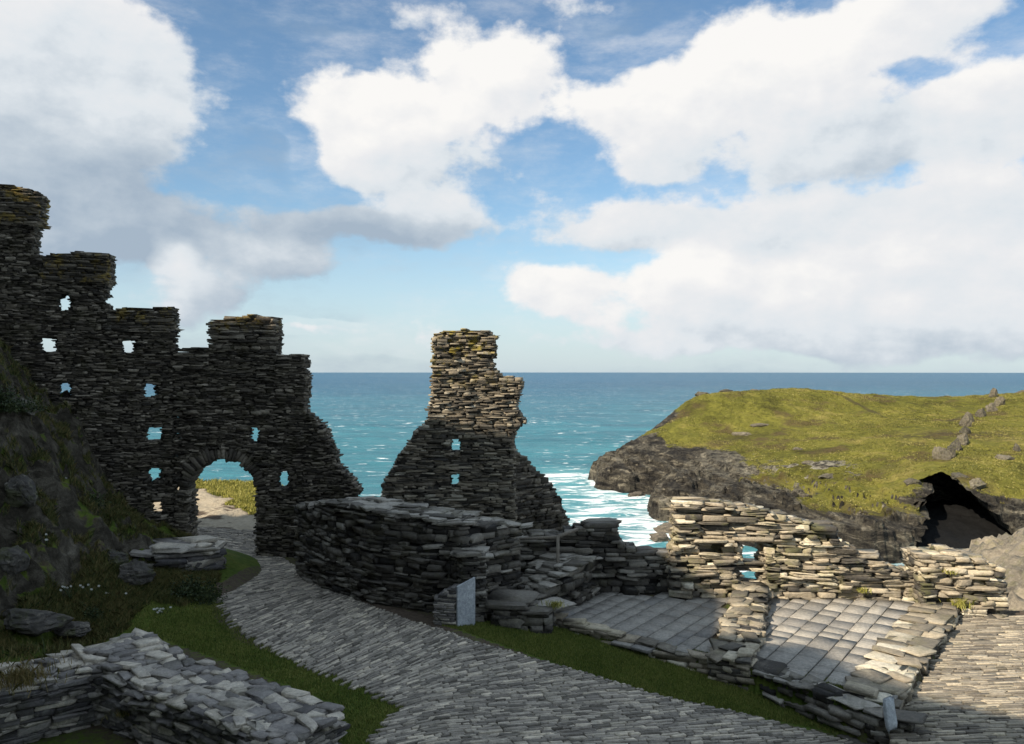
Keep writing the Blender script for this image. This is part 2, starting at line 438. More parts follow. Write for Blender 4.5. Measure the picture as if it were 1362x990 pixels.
# ------------------------------------------------------------------ THE GROUND OF THE COURTYARD
COURT_Z, PAVE_Z = -.3, -.5
court_poly = [(-.6, 15.9), (.8, 15.66), (2.36, 14.67), (3.6, 14.0), (4.63, 12.82), (5.28, 11.82), (5.9, 11.6), (9.5, 16.9), (9.5, 18.6), (-.6, 18.6)]
pave_poly = [(5.75, 11.9), (5.55, 11.2), (5.3, 10.3), (4.9, 7.0), (14, 7.0), (14, 17.6), (9.5, 17.6), (9.5, 16.9)]
pit_poly = [(-6.1, 12.3), (-2.7, 9.6), (-1.9, 8.0), (-9.5, 8.0), (-9.5, 10.0)]
bank_px = [(0, 870, 13.0), (0, 800, 13.6), (0, 700, 14.7), (0, 620, 15.5), (0, 545, 16.2), (0, 482, 17.0), (30, 525, 17.4), (45, 600, 16.6), (62, 640, 17.2), (70, 720, 15.6),
           (100, 655, 18.0), (130, 665, 18.6), (195, 714, 19.7), (262, 724, 19.2), (268, 742, 18.6), (100, 842, 14.2), (110, 770, 15.3), (180, 780, 15.9), (150, 705, 17.5), (225, 735, 18.4),
           (200, 757, 17.2), (228, 792, 16.5), (60, 845, 13.9), (268, 778, 16.9), (60, 790, 14.5), (232, 704, 21.2), (130, 640, 20.4), (60, 560, 20.0), (170, 690, 20.6)]
bp = [Wp(*p) for p in bank_px]
bp += [np.array(v) for v in [(-6.2, 16.5, -.1), (-6.0, 18.5, -.15), (-6.8, 14.0, 0.0), (-7.2, 13.0, .05), (-9.2, 12.2, .4), (-10, 11, .9), (-12, 15, 6.0), (-13, 18, 6.5), (-13.5, 13, 6), (-11.5, 20.2, 4.2), (-14.5, 20.5, 6.8), (-6.4, 20.2, -.2), (-5.5, 15, -.1)]]
bank = TPS([(p[0], p[1]) for p in bp], [p[2] for p in bp], 2e-3)
def plane_z(x, y):
    z = -.19*np.clip(x+8, -1.3, 1.2)*sst(15.5, 21, y)*(1-sst(-6.5, -4, x)*0)
    z = z-.13*np.clip(x+1, 0, 7.5)*(1-sst(6.2, 8, x)*0)
    z = z+.3*sst(8.5, 0, y)*8.0                                   # the rise the visitor stands on
    return z
def gz(x, y):
    x = np.asarray(x, float); y = np.asarray(y, float)
    z = plane_z(x, y)
    b = np.minimum(bank(x, y), 5.6)
    rough = (fbm(x*1.1, y*1.1, 5, 3)-.5)*1.3*sst(.25, 1.2, b)-(np.abs(fbm(x*1.9+y*.4, y*1.9, 5, 9)-.5)-.12)*1.9*sst(.25, 1.0, b)
    wb = sst(-5.6, -6.3, x)*sst(10.6, 12.2, y)*sst(21.6, 21.0, y)*sst(-3.2, -1.4, AX*x+AY*y)
    z = z-3*sst(-1.5, -3.2, AX*x+AY*y)*sst(-6, -9, x)
    z = z*(1-wb)+np.maximum(z, b+rough)*wb
    # rough turf beyond the gate
    far = sst(21.8, 24, y)*sst(-5.0, -6.5, x)
    fz = -.30+.085*np.clip(y-24, 0, 8)*sst(-7.6, -10.2, x)+(fbm(x*1.4, y*1.4, 4, 5)-.5)*.28
    z = z*(1-far)+fz*far
    z = np.where(pipn(pit_poly, x, y), -.45, z)
    z = np.where(pipn(court_poly, x, y), COURT_Z-.02, z)
    z = np.where(pipn(pave_poly, x, y), PAVE_Z-.03, z)
    # a ditch below the courtyard's retaining edge
    edge = np.where(x < -6.3, 31.5, np.where(x < -.6, 22.2, 18.75))
    edge = edge+(fbm(x*.5, y*.2, 3, 21)-.5)*1.0
    over = np.clip(y-edge, 0, None)
    z = z-over*2.3-.6*sst(0, .6, over)+(fbm(x*.8, y*.8, 4, 31)-.5)*1.2*sst(.3, 3, over)
    z = z-np.clip(x-13.8, 0, None)*1.1
    return np.maximum(z, SEA-3)
def grid_geo(x0, x1, y0, y1, st, zf):
    xs = np.arange(x0, x1+st/2, st); ys = np.arange(y0, y1+st/2, st)
    X, Y = np.meshgrid(xs, ys); Z = zf(X, Y)
    nx, ny = len(xs), len(ys)
    i = (np.arange(ny-1)[:, None]*nx+np.arange(nx-1)[None]).ravel()
    L = np.stack([i, i+1, i+nx+1, i+nx], 1).ravel()
    g = Geo(); g.add(np.stack([X, Y, Z], -1).reshape(-1, 3), L, np.full(len(i), 4), np.zeros(nx*ny)); return g, X, Y, Z

# path outline (rows run from the left list to the right list)
pairs = [((250, 702), (338, 707)), ((250, 717), (338, 733)), ((264, 740), (372, 744)), ((285, 775), (392, 757)), ((310, 825), (430, 785)), ((350, 855), (470, 801)), ((410, 882), (530, 824)),
         ((480, 910), (615, 852)), ((545, 940), (790, 902)), ((520, 966), (875, 928)), ((490, 1010), (1000, 955)), ((440, 1090), (1300, 1030)), ((430, 1200), (1600, 1130))]
def onpath(p):
    z = 0.0
    for _ in range(8):
        x, y = G(p[0], p[1], z); z = float(plane_z(x, y))
    return x, y
PL = [onpath(a) for a, b in pairs]; PR = [onpath(b) for a, b in pairs]
path_poly = PL+PR[::-1]

lawn_l = [onpath(p) for p in [(100, 840), (200, 790), (285, 785), (312, 828), (352, 858), (412, 884), (480, 912), (540, 940), (515, 968), (480, 1000), (440, 1000), (455, 940), (300, 880), (200, 845)]]
lawn_r = [onpath(p) for p in [(585, 832), (640, 828), (735, 826), (860, 862), (960, 885), (1060, 925), (1150, 965), (1195, 1000), (1150, 990), (1090, 970), (1000, 953), (900, 933), (800, 902), (690, 866)]]

def beyond_grass(x, y): return (x+8.5)*.727+(y-25.9)*.69+(fbm(x*.9, y*.9, 4, 77)-.5)*2.2
gg, X, Y, Z = grid_geo(-22, 17, -2, 50, .085, gz)
gm = np.maximum(fbm(X*.6, Y*.6, 4, 41)*.4, 0)
ll, lr = pipn(lawn_l, X, Y), pipn(lawn_r, X, Y)
grassm = np.where(ll | lr, 1.0, .25+gm)
grassm = np.where(Y < 10, .9, grassm)
gy, gx = np.gradient(Z, .085); slope = np.hypot(gx, gy)
isbank = sst(-6.2, -6.8, X)*(Y < 21.3)*(Y > 12)
rockm = sst(.75, 1.6, slope)*.72*isbank+np.where(Y > 20, sst(.8, 1.5, slope), 0)
grassm = np.where(isbank > .5, .45+.5*sst(1.2, .5, slope), grassm)
beyond = (Y > 21.6) & (X < -5.5)
bg = sst(.0, .6, beyond_grass(X, Y))
grassm = np.where(beyond, bg, grassm)
sandm = np.where(beyond, 1-sst(.2, .5, bg), 0.0)*(fbm(X*1.2, Y*2.5, 4, 13) > .36)*sst(.9, .6, slope)
dirtm = np.zeros_like(X)
dp = [onpath(p) for p in [(272, 775), (300, 790), (322, 830), (360, 858), (420, 885), (400, 880), (320, 855), (285, 822)]]
grassm = np.where(pipn(dp, X, Y), 0, grassm)
dp2 = [onpath(p) for p in [(392, 750), (430, 778), (505, 806), (580, 822), (605, 838), (560, 836), (500, 816), (430, 790), (385, 760)]]
grassm = np.where(pipn(dp2, X, Y), 0, grassm)
ground = gg.build('ground', M['ground'], smooth=True, attrs={'grass': grassm.ravel(), 'dirt': dirtm.ravel(), 'rock': rockm.ravel(), 'sand': sandm.ravel()})
fs = np.zeros(len(ground.data.polygons), np.int32); ground.data.polygons.foreach_get('loop_start', fs); vi = np.zeros(len(ground.data.loops), np.int32); ground.data.loops.foreach_get('vertex_index', vi)
ground.data.polygons.foreach_set('use_smooth', rockm.ravel()[vi[fs]] < .25)
tag(ground, kind='structure')

# the steep hill behind and left of the viewpoint: it throws the courtyard into shade
TE = math.tan(SUN_EL)
# where the edge of the shade falls on the walls and floors: (px, py, depth)
edge_pts = [(290, 428, 21.3), (345, 424, 21.3), (572, 553, 20.5), (640, 570, 20.5), (690, 575, 20.5), (893, 738, 17.7), (960, 790, 17.6), (940, 833, 14.6), (1085, 860, 14.6), (1165, 905, 13.05), (1225, 925, 12.9), (1362, 955, 12.06)]
cu = []
for q in edge_pts:
    p = Wp(*q); cu.append((p[0]*AY-p[1]*AX, p[2]+(p[0]*AX+p[1]*AY)*TE))
cu.sort(); ul, cl = cu[0]; ur, cr = cu[-1]
cu = [(-60, -14), (ul-6.5, -8), (ul-5.6, cl-6), (ul-4.4, cl-1.0), (ul-2, cl+.3)]+cu+[(ur+2, cr+.8), (ur+4, cr-3), (ur+7, cr-13), (ur+14, cr-20), (ur+36, cr-26)]
WC = -15.0
def hill_z(u, w):
    crest = np.interp(u, [c[0] for c in cu], [c[1] for c in cu])-WC*TE
    base = np.interp(u, [-40, ul-6.5, ul-4, ul, -14, -8, 0, 20], [-14, -9, 4.0, 4.5, 3.4, 1.4, 2.2, 1])
    f = sst(-1.2, WC, w)
    f = .55*f+.45*np.clip((w+1.2)/(WC+1.2), 0, 1)**1.4
    z = base+np.maximum(crest-base, -6)*f
    z = z+(fbm(u*.5, w*.5, 5, 61)-.5)*2.4*sst(-1.6, -3, w)*sst(-14.0, -11, w)
    back = np.clip(WC-w, 0, None)
    return np.where(w < WC, crest-back*1.0, z)
us = np.concatenate([np.arange(-46, -4, .3), np.arange(-4, 30, .8)]); ws = np.concatenate([np.arange(-60, -18, 2.), np.arange(-17, -.9, .3)])
U, Wm = np.meshgrid(us, ws); HZ = hill_z(U, Wm)
HX = U*AY+Wm*AX; HY = U*(-AX)+Wm*AY
nx = len(us); ny = len(ws); i = (np.arange(ny-1)[:, None]*nx+np.arange(nx-1)[None]).ravel()
hg = Geo(); hg.add(np.stack([HX, HY, HZ], -1).reshape(-1, 3), np.stack([i, i+1, i+nx+1, i+nx], 1).ravel(), np.full(len(i), 4), np.zeros(nx*ny))
zz = np.zeros(nx*ny)
hill = hg.build('hill', M['ground'], smooth=True, attrs={'grass': zz+.5, 'dirt': zz, 'rock': zz+.5, 'sand': zz}); tag(hill, kind='structure')

# ------------------------------------------------------------------ PATH, FLAGS, SETTS
def sheet(geo, poly, zf, tint):
    c = np.mean(poly, 0); V = np.array([(x, y, float(zf(x, y))) for x, y in poly]); n = len(V)
    geo.add(V, np.arange(n), np.array([n]), np.full(n, tint))
def setts(geo, Lp, Rp, zf, row=(.055, .11), ln=(.18, .55), gap=.017, th=.05, seed=0, jz=.004):
    r = random.Random(seed); C, A, T = [], [], []
    for (l0, l1, r0, r1) in zip(Lp[:-1], Lp[1:], Rp[:-1], Rp[1:]):
        l0, l1, r0, r1 = map(np.array, (l0, l1, r0, r1))
        adv = (np.hypot(*(l1-l0))+np.hypot(*(r1-r0)))/2
        wm = (r0-l0+r1-l1)/2; wm = wm/np.hypot(*wm); dv = (l1+r1-l0-r0)/2; perp = abs(dv[0]*wm[1]-dv[1]*wm[0])
        f = 0.0
        while f < 1:
            rw = r.uniform(*row); df = rw/max(perp, .05)
            fc = f+df/2; a, b = l0+(l1-l0)*fc, r0+(r1-r0)*fc; W = np.hypot(*(b-a)); e = (b-a)/W; n = np.array([-e[1], e[0]])
            s = -r.uniform(0, .25)
            while s < W+.05:
                L = r.uniform(*ln)*(1.4 if r.random() < .15 else 1)
                if s+L > W+.12: L = max(.08, W+r.uniform(-.02, .1)-s)
                p = a+e*(s+L/2)+n*r.gauss(0, .009); yaw = r.gauss(0, .035); cy, sy = math.cos(yaw), math.sin(yaw)
                e1 = np.array([e[0]*cy+n[0]*sy, e[1]*cy+n[1]*sy, r.gauss(0, .012)]); e2 = np.array([n[0]*cy-e[0]*sy, n[1]*cy-e[1]*sy, r.gauss(0, .03)])
                sx = (float(zf(p[0]+.2, p[1]))-float(zf(p[0]-.2, p[1])))/.4; sy_ = (float(zf(p[0], p[1]+.2))-float(zf(p[0], p[1]-.2)))/.4
                e1[2] += sx*e1[0]+sy_*e1[1]; e2[2] += sx*e2[0]+sy_*e2[1]
                C.append((p[0], p[1], float(zf(*p))+r.gauss(0, jz))); A.append((e1*(L/2-gap*.5), e2*(rw/2-gap*.5*r.uniform(.5, 1.3)), np.array([0, 0, th])))
                T.append(r.random()); s += L
            f += df
    add_blocks(geo, C, A, SETT, .05, T)
pg = Geo(); setts(pg, PL, PR, lambda x, y: plane_z(x, y)-.015, seed=3, row=(.034, .072), ln=(.10, .38))
pth = pg.build('path', M['sett']); tag(pth, kind='structure')

# right-hand yard of setts
pg = Geo()
Lq = [(9.75, 17.0), (5.95, 12.0), (5.6, 11.2), (5.2, 10.2), (4.8, 9.0)]; Rq = [(13.8, 17.2), (13.8, 12.6), (13.8, 11.8), (13.8, 10.8), (13.8, 9.4)]
setts(pg, Lq, Rq, lambda x, y: PAVE_Z-.03, row=(.045, .085), ln=(.14, .5), seed=5, jz=.007)
o = pg.build('courtyard_setts', M['sett2']); tag(o, kind='structure')
def flags(name, poly, seed, st, tb=0):
    r = random.Random(seed); e1 = np.array([.595, .803]); e2 = np.array([.803, -.595]); C, A, T = [], [], []
    o = np.array(poly[0]); b = -8.0
    while b < 8:
        w = r.uniform(.28, .42); a = -8-r.uniform(0, .5)
        while a < 8:
            L = r.uniform(.32, .75); p = o+e1*(a+L/2)+e2*(b+w/2)
            if pip(poly, *p):
                C.append((p[0], p[1], COURT_Z-.01+r.gauss(0, .003)))
                A.append((np.array([e1[0], e1[1], r.gauss(0, .004)])*(L/2-.006), np.array([e2[0], e2[1], r.gauss(0, .006)])*(w/2-.012), np.array([0, 0, .03]))); T.append(.55+r.gauss(0, .14)+tb)
            a += L
        b += w
    g = Geo(); add_blocks(g, C, A, template(4, [(-1, 1), (.6, 1), (1, .985)]), .012, T)
    o = g.build(name, st); tag(o, kind='structure')
flags('flagged_floor', [(4.3, 13.4), (5.9, 11.9), (9.3, 16.6), (9.2, 17.6), (5.2, 17.6), (4.2, 14.6)], 4, M['flag'])
flags('flagged_floor', [(.9, 15.7), (2.4, 14.75), (3.7, 14.1), (4.9, 17.7), (.2, 18.4), (-.5, 17.0)], 8, M['flag'], -.12)

# ------------------------------------------------------------------ WALLS
# 1 gate wall
T1 = .55
B0, B1 = (-16.5, 19.57), (-9.13, 21.3); fB = plane_px(B0, B1); pB = Path([B0, B1])
A0, A1 = (-9.13, 21.3), (-4.0, 21.3); fA = plane_px(A0, A1); pA = Path([A0, A1])
gate = empty('gate_wall', (-8, 21.3, -.3), 'tall dark crenellated slate wall stepping down to an arched gateway', 'castle wall')
def holes_of(f, lst, px2m, shear):
    out = []
    for x, y, rx, ry in lst:
        s, z = f(x, y); out.append((s, z, rx*px2m*1.15, ry*px2m*1.2, shear))
    return out
def in_holes(hs, s, z, l):
    for hs_, hz, rs, rz, sh in hs:
        a = (s-hs_-sh*l)/rs; b = (z-hz)/rz
        if abs(a) < 1 and abs(b) < 1 and a*a+b*b < 1.55: return True
    return False
hB = holes_of(fB, [(86, 402, 8, 7.5), (64, 459, 9.5, 8), (172, 461, 8.5, 8), (86, 520, 7.5, 8), (200, 520, 8.5, 7.5), (58, 578, 7, 8), (207, 578, 10, 7.5), (207, 632, 8.5, 7.5), (211, 676, 7, 7)], .0205, -.15)
hA = holes_of(fA, [(338, 580, 7, 8.5), (378, 639, 7.5, 8.5)], .0205, -.19)
bodyB = [fB(*p) for p in [(-160, 298), (46, 298), (42, 336), (58, 340), (58, 376), (144, 376), (134, 396), (138, 404), (146, 410), (146, 440), (231, 440), (231, 770), (-160, 770)]]
bodyA = [fA(*p) for p in [(232, 490), (278, 490), (278, 455), (366, 455), (366, 490), (403, 490), (407, 510), (403, 545), (414, 556), (432, 572), (434, 586), (444, 602), (446, 616), (458, 630), (478, 652), (470, 665), (472, 770), (232, 770)]]
sc, zc = fA(294.5, 657); ar = 45*21.3/1050
def in_arch(s, z, k=1.0, ko=1.0):
    a = abs(s-sc)
    if z < zc: return a < ar*ko
    return a*a+(z-zc)**2 < (ar*k)**2
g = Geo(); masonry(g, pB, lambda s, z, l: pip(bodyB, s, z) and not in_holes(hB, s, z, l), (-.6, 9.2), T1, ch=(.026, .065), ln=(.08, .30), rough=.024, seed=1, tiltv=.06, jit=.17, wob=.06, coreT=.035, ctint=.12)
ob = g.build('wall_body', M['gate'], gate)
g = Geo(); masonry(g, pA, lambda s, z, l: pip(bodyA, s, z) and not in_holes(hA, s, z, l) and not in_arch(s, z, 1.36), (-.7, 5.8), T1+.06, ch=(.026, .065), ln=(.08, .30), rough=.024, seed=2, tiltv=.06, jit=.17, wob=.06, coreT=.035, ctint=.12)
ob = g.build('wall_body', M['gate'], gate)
def radial(geo, path, sc, zc, r0, r1, T, n, seed, a0=0, a1=math.pi):
    r = random.Random(seed); C, A, TI = [], [], []
    for i in range(n):
        a = a0+(a1-a0)*(i+.5)/n; rr0, rr1 = r0+r.uniform(-.03, .03), r1+r.uniform(-.1, .1); rm = (rr0+rr1)/2
        P, tg, nn = path.frame(sc+math.cos(a)*rm); ca, sa = math.cos(a+r.gauss(0, .04)), math.sin(a+r.gauss(0, .04))
        rad = np.array([tg[0]*ca, tg[1]*ca, sa]); tan = np.array([-tg[0]*sa, -tg[1]*sa, ca]); n3 = np.array([nn[0], nn[1], 0])
        C.append((P[0]+nn[0]*T/2, P[1]+nn[1]*T/2, zc+math.sin(a)*rm)); A.append((rad*(rr1-rr0)/2, n3*(T/2+r.uniform(.0, .05)), tan*(a1-a0)*rm/n*.5*r.uniform(.85, 1.05))); TI.append(r.random()*.8+.1)
    add_blocks(geo, C, A, LO, .1, TI)
g = Geo(); radial(g, pA, sc, zc, ar, ar*1.38, T1+.06, 34, 4); g.build('arch', M['gate'], gate)
for f, p, poly, mt in [(fB, pB, [(-160, 238), (0, 246), (30, 249), (54, 257), (52, 300), (-160, 300)], 'gatetop'), (fB, pB, [(54, 344), (70, 338), (110, 335), (145, 338), (147, 378), (54, 378)], 'gatetop'),
                       (fB, pB, [(141, 414), (165, 410), (231, 409), (234, 442), (143, 442)], 'gatetop'), (fA, pA, [(232, 464), (278, 463), (278, 492), (232, 492)], 'gatetop'),
                       (fA, pA, [(277, 428), (300, 423), (335, 419), (366, 422), (367, 457), (277, 457)], 'gatetop'), (fA, pA, [(366, 473), (404, 472), (406, 492), (366, 492)], 'gatetop')]:
    P = [f(*q) for q in poly]; zs = [q[1] for q in P]; ss = [q[0] for q in P]
    g = Geo(); pp = Path([p.p[0]-(0, .05), p.p[1]-(0, .05)])
    masonry(g, pp, lambda s, z, l: pip(P, s, z), (min(zs), max(zs)), T1+.12, ch=(.026, .055), ln=(.14, .5), rough=.03, coreT=.05, seed=int(min(ss)*100)+9, sr=(min(ss)-.2, max(ss)+.2), tiltv=.02)
    g.build('merlon', M[mt], gate)

# 2 ruined tower fragment
t0, t1 = (-3.6, 20.5), (.45, 20.5); fT = plane_px(t0, t1); pT = Path([t0, t1])
tower = empty('ruined_tower', (-1.4, 20.6, -.6), 'tall ruined slate tower fragment, its sunlit top rising above the sea', 'ruin')
polT = [fT(*p) for p in [(576, 446), (590, 440), (618, 438), (650, 440), (660, 449), (658, 470), (655, 490), (668, 500), (690, 503), (695, 508), (691, 525), (686, 540), (691, 552), (699, 562), (686, 572), (683, 590), (686, 700), (683, 800), (520, 800), (516, 690), (508, 655), (512, 640), (522, 624), (530, 606), (545, 590), (552, 574), (564, 566), (571, 558), (569, 548), (573, 530), (575, 495)]]
hT = holes_of(fT, [(606, 594, 7.5, 7.5), (605, 640, 7, 7)], .0195, -.03)
g = Geo(); masonry(g, pT, lambda s, z, l: pip(polT, s, z) and not in_holes(hT, s, z, l), (-1.3, 6.0), .75, ch=(.026, .062), ln=(.10, .40), rough=.035, coreT=.06, ctint=.1, seed=6, sr=(0, 4.3), jit=.13, rag=.055)
g.build('wall_body', M['tower'], tower)
q0, q1 = (.05, 20.75), (1.75, 22.6); fQ = plane_px(q0, q1); pQ = Path([q0, q1])
polQ = [fQ(*p) for p in [(682, 600), (698, 606), (708, 618), (722, 630), (736, 646), (746, 668), (756, 690), (752, 800), (682, 800)]]
g = Geo(); masonry(g, pQ, lambda s, z, l: pip(polQ, s, z), (-1.8, 3.2), .6, ch=(.04, .09), seed=7, sr=(0, 3.2)); g.build('return_wall', M['gate'], tower)

# 3 rough wall beside the path
pC = Path([(-5.19, 19.05), (-4.1, 17.5), (-2.85, 16.35), (-1.7, 15.72), (-1.0, 15.55), (.2, 16.6)])
tops = np.interp
cs = pC.c; ct = [1.48, 1.84, 1.87, 1.79, 1.74, 1.5]
topC = lambda s: float(np.interp(s, cs, ct))
g = Geo(); masonry(g, pC, lambda s, z, l: 0 <= s <= pC.len and z < topC(s)+.06*math.sin(s*5), (-.5, 2.1), .8, ch=(.03, .085), ln=(.13, .46), rough=.05, seed=12, jit=.15)
capstones(g, pC, lambda s: topC(s)+.02, .8, seed=13, tb=.45)
o = g.build('courtyard_wall', M['dwall'], loc=(-2.5, 16.5, 0)); tag(o, 'dark rough slate wall curving beside the path below the ruined tower', 'stone wall')

# 4 pier and 5 lectern
pP = Path([(-1.0, 15.2), (-.5, 15.28)])
g = Geo(); masonry(g, pP, lambda s, z, l: 0 <= s <= .5 and z < 1.22, (-.25, 1.3), .42, ch=(.03, .07), ln=(.14, .4), rough=.03, seed=15)
capstones(g, pP, lambda s: 1.24, .42, seed=16, sz=(.3, .55), tb=.5, over=.1)
o = g.build('slate_pier', M['dwall'], loc=(-.75, 15.3, 0)); tag(o, 'short square slate pier with loose slabs on top behind the pale panel', 'pier')
lec = empty('information_lectern', (-1.1, 14.95, -.05), 'grey slate lectern with a pale bluish panel face at the lawn corner', 'lectern')
pl = Path([(-1.47, 14.93), (-1.06, 14.85)])
topL = lambda s: .52+.26*min(max(s/.41, 0), 1)
g = Geo(); masonry(g, pl, lambda s, z, l: 0 <= s <= .415 and z < topL(s)-.02, (-.25, .85), .38, ch=(.018, .04), ln=(.15, .45), rough=.006, seed=17, sr=(0, .41), tiltv=.01, jit=.06, wob=0)
g.build('plinth', M['fwall'], lec)
me = bmesh.new()
a, b = np.array([-1.045, 14.845]), np.array([-.725, 15.065]); nn = np.array([.567, -.824])
vs = []
for off in (0, .045):
    for p, z in ((a, -.2), (b, -.2), (b, .87), (a, .75)): vs.append(me.verts.new((p[0]+nn[0]*off+1.1, p[1]+nn[1]*off-14.95, z+.05)))
for f in ((3, 2, 1, 0), (4, 5, 6, 7), (0, 1, 5, 4), (1, 2, 6, 5), (2, 3, 7, 6), (3, 0, 4, 7)): me.faces.new([vs[i] for i in f])
mm = bpy.data.meshes.new('panel'); me.to_mesh(mm); mm.materials.append(M['panel']); o = bpy.data.objects.new('panel', mm); COL.objects.link(o); o.parent = lec
at = mm.attributes.new('tint', 'FLOAT', 'POINT'); at.data.foreach_set('value', [.5]*8)

def simple_wall(name, pts, top, T, zb, mat, label, cat='stone wall', side=1, cap=True, seed=0, group=None, capkw=None, **kw):
    p = Path(pts, side); tf = top if callable(top) else (lambda s, tt=top, c=p.c: float(np.interp(s, c, tt)))
    g = Geo(); masonry(g, p, lambda s, z, l: -.03 <= s <= p.len+.03 and z < tf(s)-.03, (zb, max(tf(s) for s in np.linspace(0, p.len, 20))+.05), T, seed=seed, **kw)
    if cap: capstones(g, p, lambda s: tf(s)-.02, T, seed=seed+1, **(capkw or {}))
    c = p.p.mean(0); o = g.build(name, M[mat], loc=(c[0], c[1], zb)); return tag(o, label, cat, group)
# 6 low slab wall right of the lectern
simple_wall('slab_wall', [(-.36, 15.12), (.1, 15.05), (.75, 15.02)], [.30, .30, .16], .75, -.6, 'dwall', 'low slab-topped wall stub just right of the lectern', seed=20, capkw=dict(sz=(.4, .9), th=(.05, .09), tb=.6), ch=(.05, .1))
# 7 stub wall
simple_wall('wall_stub', [(.55, 16.2), (1.15, 16.75), (1.6, 17.4), (1.95, 18.1)], [.15, .48, .62, .55], .95, -.6, 'dwall', 'rounded broken wall stub in front of the wooden handrail', seed=22, capkw=dict(tb=.45), ch=(.05, .11), rough=.06)
# 8 kerb edging the lawn
kp = [(.7, 15.62), (1.5, 15.2), (2.36, 14.62), (3.0, 14.25), (3.6, 13.9)]
simple_wall('stone_kerb', kp, [-.06, -.14, -.22, -.28, -.28], .26, -.9, 'kerb', 'thin kerb of rough stones between lawn and shaded flagged floor', 'kerb', seed=24, capkw=dict(sz=(.25, .55), th=(.02, .045), tb=.2, over=.0, jit=.12), ch=(.05, .1))
kp = [(3.95, 13.75), (4.63, 12.78), (5.0, 12.2), (5.35, 11.7), (5.75, 11.45)]
simple_wall('retaining_wall', kp, [-.29, -.29, -.29, -.27, -.25], .36, -1.4, 'dwall', 'low retaining wall holding the flagged floor above the lawn corner', 'retaining wall', seed=26, capkw=dict(sz=(.25, .6), th=(.02, .045), tb=.4, over=.0, jit=.12), ch=(.05, .11), rough=.06)
# 9 dark back wall
d0, d1 = (.0, 18.1), (3.95, 18.1); fD = plane_px(d0, d1); pD = Path([d0, d1])
polD = [fD(*p) for p in [(684, 830), (684, 716), (745, 712), (762, 706), (780, 700), (797, 697), (822, 700), (825, 724), (848, 733), (862, 738), (880, 736), (908, 742), (908, 830)]]
g = Geo(); masonry(g, pD, lambda s, z, l: pip(polD, s, z), (-.8, 1.4), .6, ch=(.05, .11), ln=(.18, .6), rough=.05, seed=28, tmpl=HI)
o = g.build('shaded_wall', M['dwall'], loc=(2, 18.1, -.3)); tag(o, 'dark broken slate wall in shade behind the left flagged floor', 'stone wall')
# 10 window wall
w0, w1 = (3.6, 17.75), (9.6, 17.45); fW = plane_px(w0, w1); pW = Path([w0, w1])
ww = empty('window_wall', (6.2, 17.6, -.3), 'sunlit pale slate wall with a small square window opening', 'stone wall')
polW = [fW(*p) for p in [(893, 830), (891, 748), (897, 722), (899, 700), (897, 669), (930, 668), (965, 671), (1008, 677), (1030, 684), (1050, 690), (1074, 696), (1090, 699), (1110, 702), (1118, 713), (1122, 726), (1138, 731), (1146, 741), (1172, 739), (1178, 747), (1182, 757), (1196, 759), (1213, 762), (1222, 772), (1224, 830)]]
win = [(990, 1015, 723, 751), (990, 1014, 764, 777)]
winw = [(*fW(a, d), *fW(b, c)) for a, b, c, d in win]; rec = (*fW(980, 779), *fW(1019, 720)); nic = (*fW(930, 738), *fW(962, 722)); nh = (*fW(952, 733), *fW(959, 726))
def inrect(r, s, z): return r[0] < s < r[2] and r[1] < z < r[3]
def inW(s, z, l):
    if not pip(polW, s, z): return False
    if inrect(winw[0], s, z) or inrect(winw[1], s, z) or inrect(nh, s, z): return False
    if l < .4 and (inrect(rec, s, z) or inrect(nic, s, z)): return False
    return True
g = Geo(); masonry(g, pW, inW, (-.8, 2.1), .6, ch=(.035, .09), ln=(.18, .7), rough=.06, dep=(.18, .34), seed=30, tmpl=HI, jit=.15, tiltv=.05)
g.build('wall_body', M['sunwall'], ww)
s0, z0 = fW(974, 719); s1, _ = fW(1026, 719)
g = Geo(); P, tg, nn = pW.frame((s0+s1)/2)
add_blocks(g, [(P[0]+nn[0]*.2, P[1]+nn[1]*.2, z0+.035)], [(np.array([tg[0], tg[1], -.01])*(s1-s0)/2, np.array([nn[0], nn[1], 0])*.27, np.array([0, 0, .05]))], HI, .06, [.55]); g.build('lintel', M['sunwall'], ww)
# 11 dividing wall between the two floors
simple_wall('dividing_wall', [(3.45, 13.75), (3.95, 14.9), (4.5, 16.3), (5.0, 17.6)], [-.14, -.11, -.05, .02], .66, -.7, 'kerb', 'thick low wall dividing the two flagged floors, half in sunlight', side=-1, seed=32, capkw=dict(sz=(.2, .5), th=(.025, .05), tb=-.05, over=.0, jit=.12), ch=(.045, .09), rough=.04)
# 12 broad kerb by the setts
simple_wall('kerb_wall', [(9.55, 16.95), (7.6, 14.4), (5.85, 12.0)], [-.24, -.25, -.25], .72, -.9, 'kerb', 'broad sunlit slab kerb between flagged floor and cobbled yard', 'kerb', side=-1, seed=34, capkw=dict(sz=(.25, .65), th=(.02, .04), tb=.3, over=.0, jit=.1), ch=(.05, .09), rough=.04)
# 13 right stub wall
r0, r1 = (8.6, 17.1), (11.0, 16.9); fR = plane_px(r0, r1); pR = Path([r0, r1])
polR = [fR(*p) for p in [(1222, 850), (1222, 800), (1226, 770), (1222, 738), (1275, 738), (1312, 746), (1338, 760), (1342, 800), (1340, 850)]]
g = Geo(); masonry(g, pR, lambda s, z, l: pip(polR, s, z), (-.9, 1.1), .9, ch=(.05, .11), ln=(.18, .6), rough=.05, seed=36, tmpl=HI, tiltv=.05)
o = g.build('yard_wall', M['sunwall'], loc=(9.8, 17, -.5)); tag(o, 'sunlit block of mossy slate wall at the far end of the cobbled yard', 'stone wall')
